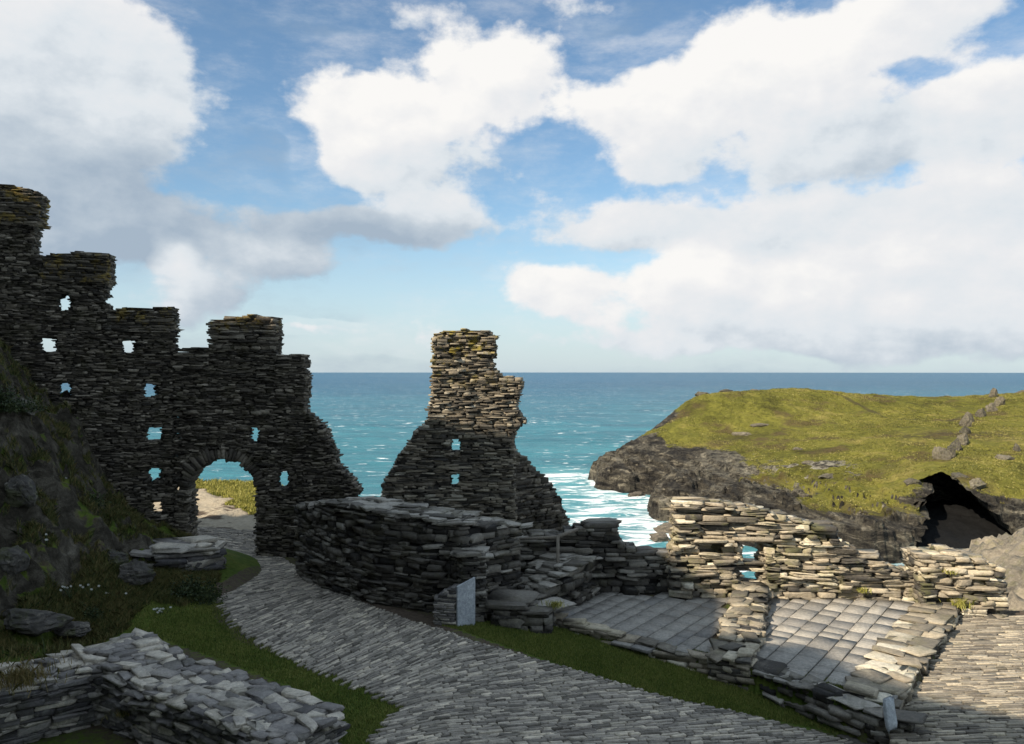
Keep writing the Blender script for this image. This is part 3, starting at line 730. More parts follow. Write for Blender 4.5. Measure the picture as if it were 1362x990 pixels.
# 14 foreground L-shaped wall
fp = [(-2.15, 10.1), (-4.1, 11.55), (-6.14, 13.0), (-7.65, 11.8), (-9.6, 10.2)]
p = Path(fp, 1); tf = lambda s: .42+.03*math.sin(s*1.7)+.05*math.exp(-((s-4.9)/.8)**2)
g = Geo(); masonry(g, p, lambda s, z, l: -.02 <= s <= p.len and z < tf(s)-.04, (-.75, .55), 1.02, ch=(.035, .085), ln=(.14, .42), rough=.045, seed=40, tmpl=HI, jit=.14)
capstones(g, p, lambda s: tf(s)-.04, 1.02, seed=41, sz=(.14, .42), th=(.03, .065), tb=.30, jit=.13, over=.02)
o = g.build('ruined_wall', M['fwall'], loc=(-5.5, 11.5, -.4)); tag(o, 'L-shaped low ruined wall with flat pale slabs on top, lawn in front', 'stone wall')

# ledge at the foot of the bank
simple_wall('rock_ledge', [(-8.3, 17.3), (-7.5, 17.45), (-6.85, 17.9), (-6.75, 18.5)], [.72, .86, .84, .6], .9, -.3, 'fwall', 'layered grey slate ledge beside the path below the gate arch', 'rock ledge', seed=50, capkw=dict(sz=(.4, 1.0), th=(.05, .1), tb=.1), ch=(.06, .15), ln=(.3, 1.0), rough=.09, jit=.2, tiltv=.05)
# 15 handrail
def bar(geo, p, q, w, tint=.5):
    p, q = np.array(p, float), np.array(q, float); d = q-p; L = np.linalg.norm(d); e = d/L
    up = np.array([0, 0, 1.]) if abs(e[2]) < .9 else np.array([0, 1., 0]); a = np.cross(e, up); a /= np.linalg.norm(a); b = np.cross(a, e)
    add_blocks(geo, [(p+q)/2], [(e*L/2, a*w/2, b*w/2)], BOX, 0, [tint])
hr = empty('handrail', (1.0, 17.5, -.3), 'weathered timber handrail on posts in the shaded corner below the tower', 'handrail')
pa = Wp(690, 717.5, 17.5); pb = Wp(742, 714, 17.4); pc = Wp(768, 704, 17.95)
g = Geo(); bar(g, pa, pb, .05); g.build('rail', M['timber'], hr)
g = Geo(); bar(g, pb, pc, .06); g.build('rail', M['timber'], hr)
g = Geo(); bar(g, (pb[0], pb[1], -.3), pb+(0, 0, .02), .07); g.build('post', M['timber'], hr)
g = Geo(); bar(g, (pa[0]+.02, pa[1], -.3), pa, .06); g.build('post', M['timber'], hr)

# 16 pale upright slab at the lawn corner
g = Geo(); c = Wp(1184, 948, 11.35)
add_blocks(g, [(c[0], c[1], c[2]-.02)], [(np.array([.085, .025, .008]), np.array([-.01, .035, .0]), np.array([-.012, .03, .20]))], HI, .10, [.9])
o = g.build('upright_slab', M['panel'], loc=(c[0], c[1], c[2]-.25)); tag(o, 'small pale upright slate slab at the corner between lawn and cobbles', 'slab')

# ------------------------------------------------------------------ ROCKS
def rock(name, loc, size, seed, mat, label, group=None, flat=1.0, sub=4, rot=0, cat='rock'):
    bm = bmesh.new(); bmesh.ops.create_icosphere(bm, subdivisions=sub, radius=1)
    r = random.Random(seed); off = Vector((r.uniform(-50, 50), r.uniform(-50, 50), 0)); dip = r.uniform(-.3, .3)
    cuts = []
    for _ in range(9):
        d = Vector((r.gauss(0, 1), r.gauss(0, 1), r.gauss(0, .8))).normalized(); cuts.append((d, r.uniform(.55, .9)))
    for v in bm.verts:
        c = v.co.copy()
        c *= 1+.35*mnoise.noise(c*1.2+off)
        for d, q in cuts:                                 # broken faces
            e = c.dot(d)-q
            if e > 0: c -= d*e*.92
        n2 = mnoise.noise(c*3.1+off); n3 = mnoise.noise(c*8+off); n4 = mnoise.noise(Vector((c.x*2, c.y*2, c.z*13+dip*9*c.x))+off)
        c *= 1+.13*n2+.06*n3+.09*n4
        v.co = Vector((c.x*size[0], c.y*size[1], c.z*size[2]))
    bmesh.ops.rotate(bm, verts=bm.verts, cent=(0, 0, 0), matrix=Matrix.Rotation(rot, 3, 'Z'))
    me = bpy.data.meshes.new(name); bm.to_mesh(me); bm.free()
    at = me.attributes.new('tint', 'FLOAT', 'POINT'); at.data.foreach_set('value', np.full(len(me.vertices), .25+.5*r.random(), np.float32)+rng.normal(0, .12, len(me.vertices)).astype(np.float32))
    me.materials.append(mat); o = bpy.data.objects.new(name, me); COL.objects.link(o); o.location = loc
    return tag(o, label, cat, group)
def on(px, py, d): return Wp(px, py, d)
for i, (px, py, d, sz, lab) in enumerate([
    (200, 798, 16.4, (.42, .22, .09), 'flat pale grey stone on the grass below the dark shrub'),
    (232, 806, 16.2, (.30, .18, .08), 'small pale stone next to the flat stone below the dark shrub'),
    (172, 765, 15.9, (.36, .3, .26), 'dark craggy rock at the foot of the bank left of the ledge'),
    (22, 650, 15.1, (.30, .3, .34), 'upright dark boulder half way up the grassy bank'),
    (30, 825, 13.5, (.62, .4, .26), 'broad grey boulder at the foot of the bank above the ruined wall'),
    (90, 838, 13.7, (.36, .25, .12), 'low brown rock where the bank meets the lawn'),
    (28, 540, 16.8, (.28, .3, .22), 'grey lichened rock near the top of the grassy bank'),
    (120, 700, 17.0, (.26, .3, .2), 'rough rock sticking out of the middle of the bank'),
    (150, 742, 16.3, (.3, .28, .2), 'dark rock under the overhang of the grassy bank'),
    (10, 745, 14.2, (.25, .3, .28), 'steep rock at the bottom of the bank beside the dark hollow'),
]):
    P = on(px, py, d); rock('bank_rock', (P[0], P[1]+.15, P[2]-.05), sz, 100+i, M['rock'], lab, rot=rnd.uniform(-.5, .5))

# ------------------------------------------------------------------ PLANTS
def blades_at(X, Y, Z, hmin, hmax, w, lean=.5, tb=0, r=rng):
    n = len(X); g = Geo(); a = r.uniform(0, 2*np.pi, n); h = r.uniform(hmin, hmax, n); la = r.uniform(0, 2*np.pi, n); ll = h*r.uniform(0, lean, n)
    dx, dy = np.cos(a)*w/2, np.sin(a)*w/2
    base = np.stack([X, Y, Z-.01], -1); s = np.stack([dx, dy, dx*0], -1)
    tip = base+np.stack([np.cos(la)*ll, np.sin(la)*ll, h], -1); mid = base+np.stack([np.cos(la)*ll*.3, np.sin(la)*ll*.3, h*.6], -1)
    V = np.stack([base-s, base+s, mid+s*.7, tip, mid-s*.7], 1).reshape(-1, 3)
    L = np.arange(n*5); g.add(V, L, np.full(n, 5), np.repeat(r.uniform(0, 1, n)+tb, 5)); return g
def scatter(poly, n, cond=None):
    P = np.array(poly); x = rng.uniform(P[:, 0].min(), P[:, 0].max(), n*3); y = rng.uniform(P[:, 1].min(), P[:, 1].max(), n*3)
    k = pipn(poly, x, y)
    if cond is not None: k &= cond(x, y)
    return x[k][:n], y[k][:n]
notpath = lambda x, y: ~pipn(path_poly, x+rng.normal(0, .05, len(x)), y+rng.normal(0, .05, len(x)))
x, y = scatter(lawn_l, 60000, notpath); o = blades_at(x, y, gz(x, y), .015, .06, .012).build('lawn_grass', M['lawnblade']); tag(o, 'short shaded lawn grass left of the path', 'grass', kind='stuff')
x, y = scatter(lawn_r, 90000, notpath); o = blades_at(x, y, gz(x, y), .015, .06, .012).build('lawn_grass', M['lawnblade']); tag(o, 'short lawn grass between the path and the flagged courtyard', 'grass', kind='stuff')
def sl(x, y): return np.hypot(gz(x+.15, y)-gz(x-.15, y), gz(x, y+.15)-gz(x, y-.15))/.3
bk = [(-6.3, 21.1), (-6.6, 16), (-7.5, 13.0), (-9.4, 12.3), (-13.6, 17.5), (-13.6, 20.0), (-9.2, 21.2)]
x, y = scatter(bk, 170000, lambda x, y: (sl(x, y) < .9+1.5*fbm(x*1.5, y*1.5, 3, 8)) & notpath(x, y) & (fbm(x*1.6, y*1.6, 3, 55) > .42))
o = blades_at(x, y, gz(x, y), .03, .15, .011, lean=1.2).build('bank_grass', M['bankblade']); tag(o, 'rough grass hanging over the shaded rocky bank', 'grass', kind='stuff')
bq = [(-5.6, 23.0), (-5.6, 32), (-13, 32), (-13, 23)]
x, y = scatter(bq, 45000, lambda x, y: beyond_grass(x, y) > .3)
o = blades_at(x, y, gz(x, y), .04, .15, .022, lean=1.0).build('cliff_grass', M['dryblade']); tag(o, 'sunlit yellow grass on the cliff edge seen through the arch', 'grass', kind='stuff')

def bush(name, loc, size, n, mat, leaf, label, seed, cat='shrub'):
    r = np.random.default_rng(seed); root = empty(name, loc, label, cat)
    cl = r.normal(0, .5, (14, 3)); cl[:, 2] = np.abs(cl[:, 2]); ci = r.integers(0, 14, n)
    p = cl[ci]*np.array(size)+r.normal(0, .28, (n, 3))*np.array(size); p[:, 2] = np.abs(p[:, 2])
    d = r.normal(0, 1, (n, 3)); d /= np.linalg.norm(d, axis=1)[:, None]; e = r.normal(0, 1, (n, 3)); e -= (e*d).sum(1)[:, None]*d; e /= np.linalg.norm(e, axis=1)[:, None]
    V = np.stack([p, p+d*leaf*.5+e*leaf*.25, p+d*leaf, p+d*leaf*.5-e*leaf*.25], 1).reshape(-1, 3)+np.array(loc)
    g = Geo(); g.add(V, np.arange(4*n), np.full(n, 4), np.repeat(r.uniform(0, 1, n), 4)); g.build('foliage', mat, root)
    g = Geo()
    for k in range(6): bar(g, np.array(loc)-(0, 0, .05), np.array(loc)+cl[k]*np.array(size)*.9, .018)
    g.build('stem', M['timber'], root); return root
P = Wp(252, 800, 16.5); bush('shrub', (P[0], P[1], P[2]), (.42, .35, .42), 5000, M['bush'], .06, 'dense dark green shrub at the path edge below the slate ledge', 1)
P = Wp(110, 665, 17.7); bush('shrub', (P[0], P[1], P[2]-.15), (.5, .3, .25), 3000, M['bush'], .06, 'low dark green shrub spreading over the middle of the bank', 2)
P = Wp(8, 540, 16.3); bush('shrub', (P[0], P[1], P[2]-.1), (.35, .3, .35), 2500, M['bush'], .06, 'green shrub at the top of the bank against the dark wall', 3)
P = Wp(100, 812, 14.8); bush('shrub', (P[0], P[1], P[2]-.1), (.4, .25, .2), 2500, M['bush'], .05, 'dark leafy plant at the foot of the bank among white flowers', 4)
def tuft(px, py, d, r, n, hmax, label, mat='bankblade', tb=0., z=None):
    P = Wp(px, py, d) if z is None else np.array([*G(px, py, z), z]); a = rng.uniform(0, 6.28, n); q = np.abs(rng.normal(0, r, n))
    g = blades_at(P[0]+np.cos(a)*q, P[1]+np.sin(a)*q, np.full(n, P[2]), hmax*.4, hmax, .012, lean=1.2, tb=tb)
    o = g.build('grass_tuft', M[mat], loc=tuple(P)); return tag(o, label, 'grass tuft', kind='stuff')
tuft(28, 868, 0, .30, 700, .14, 'green grass tuft growing on the back of the L-shaped wall top', z=.44)
tuft(25, 905, 0, .28, 700, .2, 'brownish grass tuft on the front edge of the L-shaped wall top', tb=.5, z=.44)
tuft(165, 950, 0, .10, 120, .12, 'small green tuft in the inner corner of the L-shaped wall', z=-.1)
tuft(1276, 806, 16.95, .12, 300, .22, 'yellow grass tuft growing out of the sunlit yard wall foot', 'dryblade')
tuft(1262, 762, 16.95, .08, 160, .10, 'small yellow plant on the face of the sunlit yard wall', 'dryblade')
tuft(1148, 787, 17.4, .08, 160, .12, 'small yellow green plant at the foot of the window wall', 'dryblade')
tuft(738, 806, 15.3, .10, 200, .12, 'mossy yellow tuft at the end of the slab wall by the kerb', 'dryblade')
def flowers(px, py, d, n, label, s=.15):
    P = Wp(px, py, d); root = empty('white_flowers', tuple(P), label, 'flowers', 'white flower clumps on the bank')
    g1 = Geo()
    for i in range(n):
        g2 = Geo()
        q = P+np.array([rng.normal(0, s), rng.normal(0, s*.5), rng.uniform(.05, .16)]); bar(g1, (P[0], P[1], P[2]-.1), q, .008)
        V, L = [q+np.array([0, -.006, 0])], []
        for a in range(6):
            an = a*1.047+rng.uniform(0, .3); e = np.array([math.cos(an), -.5, math.sin(an)*.8])*.017; t = np.cross(e, (0, 1, 0))*.5
            b = len(V); V += [q+e+t, q+e*1.7, q+e-t]; L += [0, b, b+1, b+2]
        g2.add(np.array(V), np.array(L), np.full(6, 4), np.zeros(len(V))); g2.build('flower_head', M['petal'], root)
    g1.build('stem', M['bush'], root)
flowers(94, 790, 14.7, 6, 'white flowers low on the bank, just left of the dark overhang foot')
flowers(120, 789, 14.9, 4, 'white flowers beside the dark leafy plant at the bank foot', .1)
flowers(147, 797, 15.3, 9, 'white flower clump right of the dark leafy plant', .13)
flowers(215, 818, 15.3, 9, 'white flower clump on the lawn edge below the flat pale stone', .13)
flowers(93, 640, 17.6, 3, 'single white flowers high on the bank above the low shrub', .05)
flowers(62, 722, 15.0, 3, 'white flowers in the dark hollow of the bank', .06)

# ------------------------------------------------------------------ SEA, HEADLAND
shore_px = [(790, 640), (795, 652), (820, 655), (850, 657), (862, 672), (880, 690), (905, 704), (950, 716), (1000, 726), (1060, 738), (1110, 748), (1170, 752), (1200, 748), (1225, 742), (1300, 734), (1330, 740), (1400, 748)]
shore = [G(a, b, SEA) for a, b in shore_px]
cp = [(x, y, SEA) for x, y in shore]
for px, py, d in [(800, 617, 324), (812, 604, 328), (830, 590, 333), (850, 577, 342), (870, 566, 349), (900, 549, 360), (921, 525, 371), (940, 520, 377), (1000, 516.5, 390), (1040, 515, 400), (1100, 518, 402), (1180, 524, 402), (1250, 524, 398), (1310, 523, 402), (1362, 526, 410), (1450, 524, 410),
                  (830, 640, 292), (845, 620, 303), (870, 600, 315), (890, 640, 277), (905, 670, 245), (930, 600, 305), (960, 570, 335), (940, 640, 268), (1000, 600, 292), (1000, 650, 250), (1000, 545, 350), (1060, 660, 232), (1080, 620, 262), (1085, 690, 211), (1100, 570, 315), (1130, 705, 203), (1180, 700, 201), (1180, 640, 232),
                  (1200, 600, 262), (1200, 560, 315), (1225, 655, 213), (1265, 642, 214), (1310, 640, 214), (1350, 640, 216), (1300, 600, 250), (1300, 560, 310), (1400, 620, 230), (1400, 560, 310), (1345, 700, 205), (1400, 680, 206), (1120, 540, 360), (1300, 535, 365)]:
    cp.append(tuple(Wp(px, py, d)))
for x, y in [(30, 335), (42, 365), (62, 400), (95, 436), (140, 455), (200, 465), (280, 470), (360, 470)]: cp.append((x, y, SEA-3))
for x, y in [(22, 300), (40, 270), (30, 350), (45, 235), (60, 195), (90, 180), (130, 172), (50, 210)]: cp.append((x, y, SEA-14))
ht = TPS([(c[0], c[1]) for c in cp], [c[2] for c in cp], 5e-5)
def head_z(x, y):
    z = ht(x, y); rel = z-SEA
    slp = sst(0, 14, rel)
    rel = rel+2.2*sst(0, 2.0, rel)*(1-sst(3, 12, rel))-1.0*sst(10, 18, rel)
    rough = (fbm(x*.09, y*.09, 6, 3, .58)-.5)*4.5+(np.abs(fbm(x*.16+y*.05, y*.22, 5, 15)-.5))*4.0
    rockw = 1-.82*sst(8, 15, rel)*sst(-2, 8, (x-60)*.9+(y-300)*.15+10)
    jag = -(np.abs(fbm(x*.13+y*.04, y*.10-x*.05, 6, 33, .62)-.5)-.12)*9.0*rockw
    rel = rel+rough*rockw*sst(-2, 2, rel)+jag*sst(-2, 3, rel)
    lay = (rel+.16*x-.10*y+3*fbm(x*.03, y*.03, 3, 44))/2.3; fr = lay-np.floor(lay)
    rel = rel+(sst(.35, .65, fr)-fr)*1.9*rockw*sst(0, 2, rel)
    return SEA+rel-.8+(fbm(x*.3, y*.3, 4, 27)-.5)*.9
hgx0, hgx1, hgy0, hgy1, hs = 24, 330, 172, 466, .66
gg, X, Y, Z = grid_geo(hgx0, hgx1, hgy0, hgy1, hs, head_z)
V = gg.V[0]
# sea cave: push the foot of the cliff back under its own lip
xx, yy, zz = V[:, 0].copy(), V[:, 1].copy(), V[:, 2].copy()
wob = (fbm(zz*.35, xx*.2+yy*.2, 4, 88)-.5)*5
tz = np.clip((zz-SEA)/16.0, 0, 2)
xl, xr = 96+21*tz**1.05+wob, 129.5-8*tz+wob*.6
m1 = np.minimum(xx-xl, xr-xx)*(tz < 1.15)
mouth = (yy > 184) & (yy < 224) & (m1 > 0)
cvp = np.where(mouth, sst(0, 2.2, m1), 0)
V[:, 1] += 44*cvp*(1-.25*tz); V[:, 0] += 17*cvp
gy, gx = np.gradient(Z, hs); slope = np.hypot(gx, gy)
# turf boundary surveyed from the picture, in plan
turf_px = [(898, 546, 362), (866, 574, 342), (885, 584, 330), (930, 590, 318), (965, 602, 303), (985, 622, 280), (1005, 645, 256), (1035, 660, 238), (1065, 662, 233), (1070, 688, 213), (1110, 698, 206), (1160, 702, 202), (1200, 690, 203), (1232, 652, 213), (1265, 641, 215), (1320, 640, 214), (1362, 650, 212), (1500, 650, 212)]
tp = [tuple(Wp(*q)[:2]) for q in turf_px]+[(360, 470), (60, 470), (85, 395)]
jx, jy = (fbm(X*.05, Y*.05, 4, 71)-.5)*22, (fbm(X*.05, Y*.05, 4, 72)-.5)*22
gr = pipn(tp, X+jx, Y+jy).astype(float)
gr = (gr+np.roll(gr, 4, 0)+np.roll(gr, -4, 0)+np.roll(gr, 4, 1)+np.roll(gr, -4, 1)+np.roll(gr, 8, 0)+np.roll(gr, -8, 0)+np.roll(gr, 8, 1)+np.roll(gr, -8, 1))/9
gr *= sst(1.9, 1.0, slope)
pale = np.exp(-(((X-(1080-CX)/F*262)/18)**2+((Y-262)/22)**2)); gr -= pale*.95*(fbm(X*.12, Y*.12, 4, 5) > .5)
def px_path(l): return [tuple(Wp(*q)[:2]) for q in l]
tr = px_path([(1110, 528, 385), (1150, 540, 362), (1190, 552, 335), (1230, 557, 328), (1262, 559, 322), (1290, 545, 345)])
trail = sst(1.8, .6, dist_poly(tr, X, Y)+(fbm(X*.2, Y*.2, 3, 4)-.5)*1.5)
def blot(px, py, d, rx, ry, w): 
    q = Wp(px, py, d); return w*np.exp(-((X-q[0])/rx)**2-((Y-q[1])/ry)**2)
br = blot(1130, 683, 209, 14, 5, 1.0)+blot(1175, 690, 204, 8, 5, .8)+blot(1222, 577, 290, 14, 12, 1.0)+blot(1330, 575, 285, 16, 12, .7)+blot(1190, 610, 250, 5, 4, .6)+blot(980, 575, 325, 16, 6, .6)
trail = np.clip(np.maximum(trail, br*sst(.3, .6, fbm(X*.22, Y*.22, 4, 19))), 0, 1)
hl = gg.build('headland', M['head'], smooth=True, attrs={'grass': gr.ravel(), 'pale': (pale*.9+.25*(fbm(X*.05, Y*.05, 3, 9) > .55)).ravel(), 'trail': trail.ravel()}); tag(hl, kind='structure')
fs = np.zeros(len(hl.data.polygons), np.int32); hl.data.polygons.foreach_get('loop_start', fs); vi = np.zeros(len(hl.data.loops), np.int32); hl.data.loops.foreach_get('vertex_index', vi)
hl.data.polygons.foreach_set('use_smooth', gr.ravel()[vi[fs]] > .6)

ts = rng.uniform(0, 1, (150000, 2))*[hgx1-hgx0, hgy1-hgy0]+[hgx0, hgy0]
ii = np.clip(((ts[:, 1]-hgy0)/hs).astype(int), 0, gr.shape[0]-1); jj = np.clip(((ts[:, 0]-hgx0)/hs).astype(int), 0, gr.shape[1]-1)
kk = (gr[ii, jj] > .35) & (fbm(ts[:, 0]*.07, ts[:, 1]*.07, 5, 62) > .40); mg = mouth.reshape(gr.shape); mg = mg | np.roll(mg, 2, 0) | np.roll(mg, -2, 0) | np.roll(mg, 2, 1) | np.roll(mg, -2, 1)
kk &= ~mg[ii, jj] & (trail[ii, jj] < .5*rng.uniform(0, 2, len(ii))); ts = ts[kk]
tg = blades_at(np.repeat(ts[:, 0], 4)+rng.normal(0, .3, 4*len(ts)), np.repeat(ts[:, 1], 4)+rng.normal(0, .3, 4*len(ts)), np.repeat(Z[ii, jj][kk], 4)-.08, .12, .42, .34, lean=1.2)
o = tg.build('headland_grass', M['turfblade']); tag(o, 'sunlit tussock grass covering the top of the headland', 'grass', kind='stuff')
def hrock(px, py, d, sz, lab, seed, mat='headrock', group=None, dz=0):
    P = Wp(px, py, d); z = float(head_z(np.array([P[0]]), np.array([P[1]]))[0])
    return rock('headland_rock', (P[0], P[1], z+dz), sz, seed, M[mat], lab, group=group, rot=rnd.uniform(-.6, .6), cat='rock')
crag = [(1252, 606, 247), (1262, 600, 253), (1272, 592, 261), (1281, 582, 272), (1284, 570, 290), (1283, 562, 305), (1288, 555, 322), (1305, 549, 338), (1318, 543, 350), (1330, 538, 362), (1322, 530, 380)]
for i, q in enumerate(crag):
    hrock(*q, (2.6, 1.9, 3.6), ['lowest', 'second lowest', 'third lowest', 'fourth lowest', 'fifth lowest', 'sixth lowest', 'seventh lowest', 'fourth highest', 'third highest', 'second highest', 'highest'][i]+' crag of the rock line climbing the headland turf', 300+i, group='rock line on the headland', dz=.3)
for i, (q, lab) in enumerate([((935, 524, 374), 'dark outcrop on the seaward tip of the headland skyline'), ((965, 522, 380), 'flat rock outcrop along the headland skyline'), ((1004, 522, 384), 'small outcrop just below the headland skyline'), ((1356, 522, 405), 'pale knobbly crag at the inland end of the skyline'),
                               ((1335, 607, 243), 'dark boulder below the rock line on the headland slope'), ((1352, 592, 256), 'upright dark stone on the headland slope beside the boulder'), ((1100, 637, 251), 'pale shelf of rock in the middle of the headland turf'), ((1060, 600, 290), 'pale stone scatter rock high on the turf slope'), ((1075, 612, 272), 'pale rock below the stone scatter on the turf slope'),
                               ((1010, 553, 338), 'long low outcrop below the skyline in the turf'), ((985, 560, 330), 'low outcrop at the seaward end of the turf ledge'), ((1215, 640, 222), 'rock at the lip just left of the cave'), ((1275, 634, 219), 'rock on the lip above the cave mouth'), ((1300, 645, 214), 'jagged rock at the upper right edge of the cave mouth')]):
    sz = [(4, 2.5, 1.8), (4, 2, 1.2), (3, 2, 1), (5, 4, 4), (2.8, 2.4, 2), (1.0, 1.0, 2.2), (4, 2, 1.2), (2, 1.5, .9), (2.4, 1.6, .8), (6, 1.6, 1.1), (5, 1.6, 1.2), (2.5, 2, 1.4), (2.5, 2, 1.2), (2.5, 2, 2)][i]
    hrock(*q, sz, lab, 340+i)
for i, (px, py, sz, lab) in enumerate([(878, 719, (3.6, 2.2, 1.8), 'dark wet rock standing in the white surf'), (893, 706, (4, 3, 2.2), 'dark rock at the foot of the headland cliff in foam'), (915, 700, (5, 4, 4), 'larger dark rock joined to the headland shore'), (846, 660, (3, 2, 1.4), 'small dark rock under the headland tip')]):
    x, y = G(px, py, SEA); rock('sea_rock', (x, y, SEA+.2), sz, 400+i, M['searock'], lab)

# added sea cave floor just over the water; cave shade painted into its black
def cave_shade_floor_z(x, y):
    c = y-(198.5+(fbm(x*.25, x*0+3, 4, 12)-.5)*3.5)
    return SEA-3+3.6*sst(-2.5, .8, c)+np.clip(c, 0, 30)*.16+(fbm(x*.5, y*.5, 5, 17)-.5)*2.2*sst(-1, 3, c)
M['cave_shade_rock'] = stone_mat('cave_shade_black', [(0, (.005, .005, .005)), (.5, (.009, .009, .009)), (1, (.022, .021, .020))], lich=0, sc=.12, spec=.15)
gg, Xc, Yc, Zc = grid_geo(90, 152, 192, 250, .7, cave_shade_floor_z)
o = gg.build('cave_floor', M['cave_shade_rock']); tag(o, kind='structure')  # added floor, its black stands in for the cave's shade

# right-hand near cliff, pale in the sun
ncp = [Wp(*q) for q in [(1312, 772, 34), (1326, 750, 40), (1342, 734, 46), (1362, 716, 52), (1400, 695, 58), (1318, 796, 30), (1345, 780, 31), (1380, 760, 32), (1362, 735, 42), (1450, 700, 45), (1450, 790, 28), (1350, 830, 25), (1500, 740, 35)]]
nt = TPS([(p[0], p[1]) for p in ncp], [p[2] for p in ncp], 1e-3)
def near_z(x, y):
    z = nt(x, y)+(fbm(x*.45, y*.45, 6, 91, .6)-.5)*3.0-np.abs(fbm(x*.8, y*.5, 6, 92, .6)-.5)*3.2+.5
    left = (x-(.582+.0)*y)                       # drops off to the cove on its seaward side
    return z-np.clip(-left, 0, 6)*3.5-np.clip(y-56, 0, None)*2-np.clip(20.5-y, 0, None)*1.0
gg, X, Y, Z = grid_geo(12, 48, 19, 62, .3, near_z)
zz = np.zeros(X.size)
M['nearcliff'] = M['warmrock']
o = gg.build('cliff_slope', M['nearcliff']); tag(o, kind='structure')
n = X.size; o.data.attributes['tint'].data.foreach_set('value', (.35+.6*(fbm(X*.7, Y*.7, 4, 6)-.2)).ravel().astype(np.float32))

# sea surface
az = np.radians(np.concatenate([np.linspace(-62, -36, 24), np.linspace(-35.5, 36, 460), np.linspace(38, 62, 20)]))
rr = np.concatenate([np.linspace(20, 170, 12), np.geomspace(175, 700, 330), np.geomspace(715, 22000, 70)])
Am, Rm = np.meshgrid(az, rr); X, Y = np.sin(Am)*Rm, np.cos(Am)*Rm
Z = SEA+(fbm(X*.02, Y*.05, 4, 51)-.5)*2.4*sst(6000, 500, Rm)+(fbm(X*.08, Y*.16, 3, 52)-.5)*1.0*sst(2500, 300, Rm)
nx, ny = len(az), len(rr); i = (np.arange(ny-1)[:, None]*nx+np.arange(nx-1)[None]).ravel()
coast = [(30, 335)]+shore
dd = dist_poly(coast, X, Y)
foam = (.55*np.exp(-dd/9)+.22*np.exp(-dd/40))*sst(108, 96, X)
for px, py, rx, ry, w in [(765, 636, 16, 22, 1.1), (745, 645, 12, 25, .5), (800, 668, 22, 20, .45), (850, 680, 18, 20, .75), (820, 700, 22, 14, .7), (870, 715, 14, 9, .9), (880, 728, 14, 7, 1.0), (780, 690, 14, 14, .4), (1000, 750, 30, 10, .8), (1210, 755, 16, 8, .4), (480, 665, 20, 14, .35)]:
    x, y = G(px, py, SEA); foam = foam+1.15*w*np.exp(-((X-x)/rx)**2-((Y-y)/ry)**2)
sg = Geo(); sg.add(np.stack([X, Y, Z], -1).reshape(-1, 3), np.stack([i, i+1, i+nx+1, i+nx], 1).ravel(), np.full(len(i), 4), np.zeros(nx*ny))
o = sg.build('sea', M['sea'], smooth=True, attrs={'foam': np.clip(foam, 0, 1.0).ravel()}); tag(o, kind='structure')

# ------------------------------------------------------------------ SKY
world = bpy.data.worlds.new('World'); scene.world = world; world.use_nodes = True
class WN(NT):
    def __init__(s): s.t = world.node_tree
w = WN(); nt_ = world.node_tree; bgn = nt_.nodes['Background']
SKYS = .1
STR = .083
sky = w.n('ShaderNodeTexSky', sky_type='NISHITA'); sky.sun_disc = False; sky.sun_elevation = SUN_EL
sky.sun_rotation = math.atan2(-AX, -AY); sky.altitude = 40; sky.air_density = 1.0; sky.dust_density = .6; sky.ozone_density = 1.6
tc = w.n('ShaderNodeTexCoord').outputs['Generated']
sp = w.n('ShaderNodeSeparateXYZ'); w.l(tc, sp.inputs[0]); sx, sy, sz = sp.outputs
AZ = w.math('ARCTAN2', sx, sy); EL = w.math('ARCSINE', sz)
cmb = w.n('ShaderNodeCombineXYZ'); w.l(AZ, cmb.inputs[0]); w.l(EL, cmb.inputs[1]); P0 = cmb.outputs[0]
def vm(op, a, b=None, c=None):
    x = w.n('ShaderNodeVectorMath', operation=op)
    for i, v in enumerate((a, b, c)):
        if v is None: continue
        if hasattr(v, 'is_output'): w.l(v, x.inputs[i])
        else: x.inputs[i].default_value = v
    return x
def wnoise(vec, scale, detail, rough, color=False, dist=0.):
    x = w.n('ShaderNodeTexNoise'); w.l(vec, x.inputs['Vector']); x.inputs['Scale'].default_value = scale; x.inputs['Detail'].default_value = detail; x.inputs['Roughness'].default_value = rough; x.inputs['Distortion'].default_value = dist
    return x.outputs['Color'] if color else x.outputs['Fac']
P3 = vm('MULTIPLY', P0, (1, 1.45, 1)).outputs[0]
wc = wnoise(P3, 6.0, 4, .5, True); wc = vm('SUBTRACT', wc, (.5, .5, .5)).outputs[0]
Pw = vm('MULTIPLY_ADD', wc, (.13, .085, 0), P0).outputs[0]
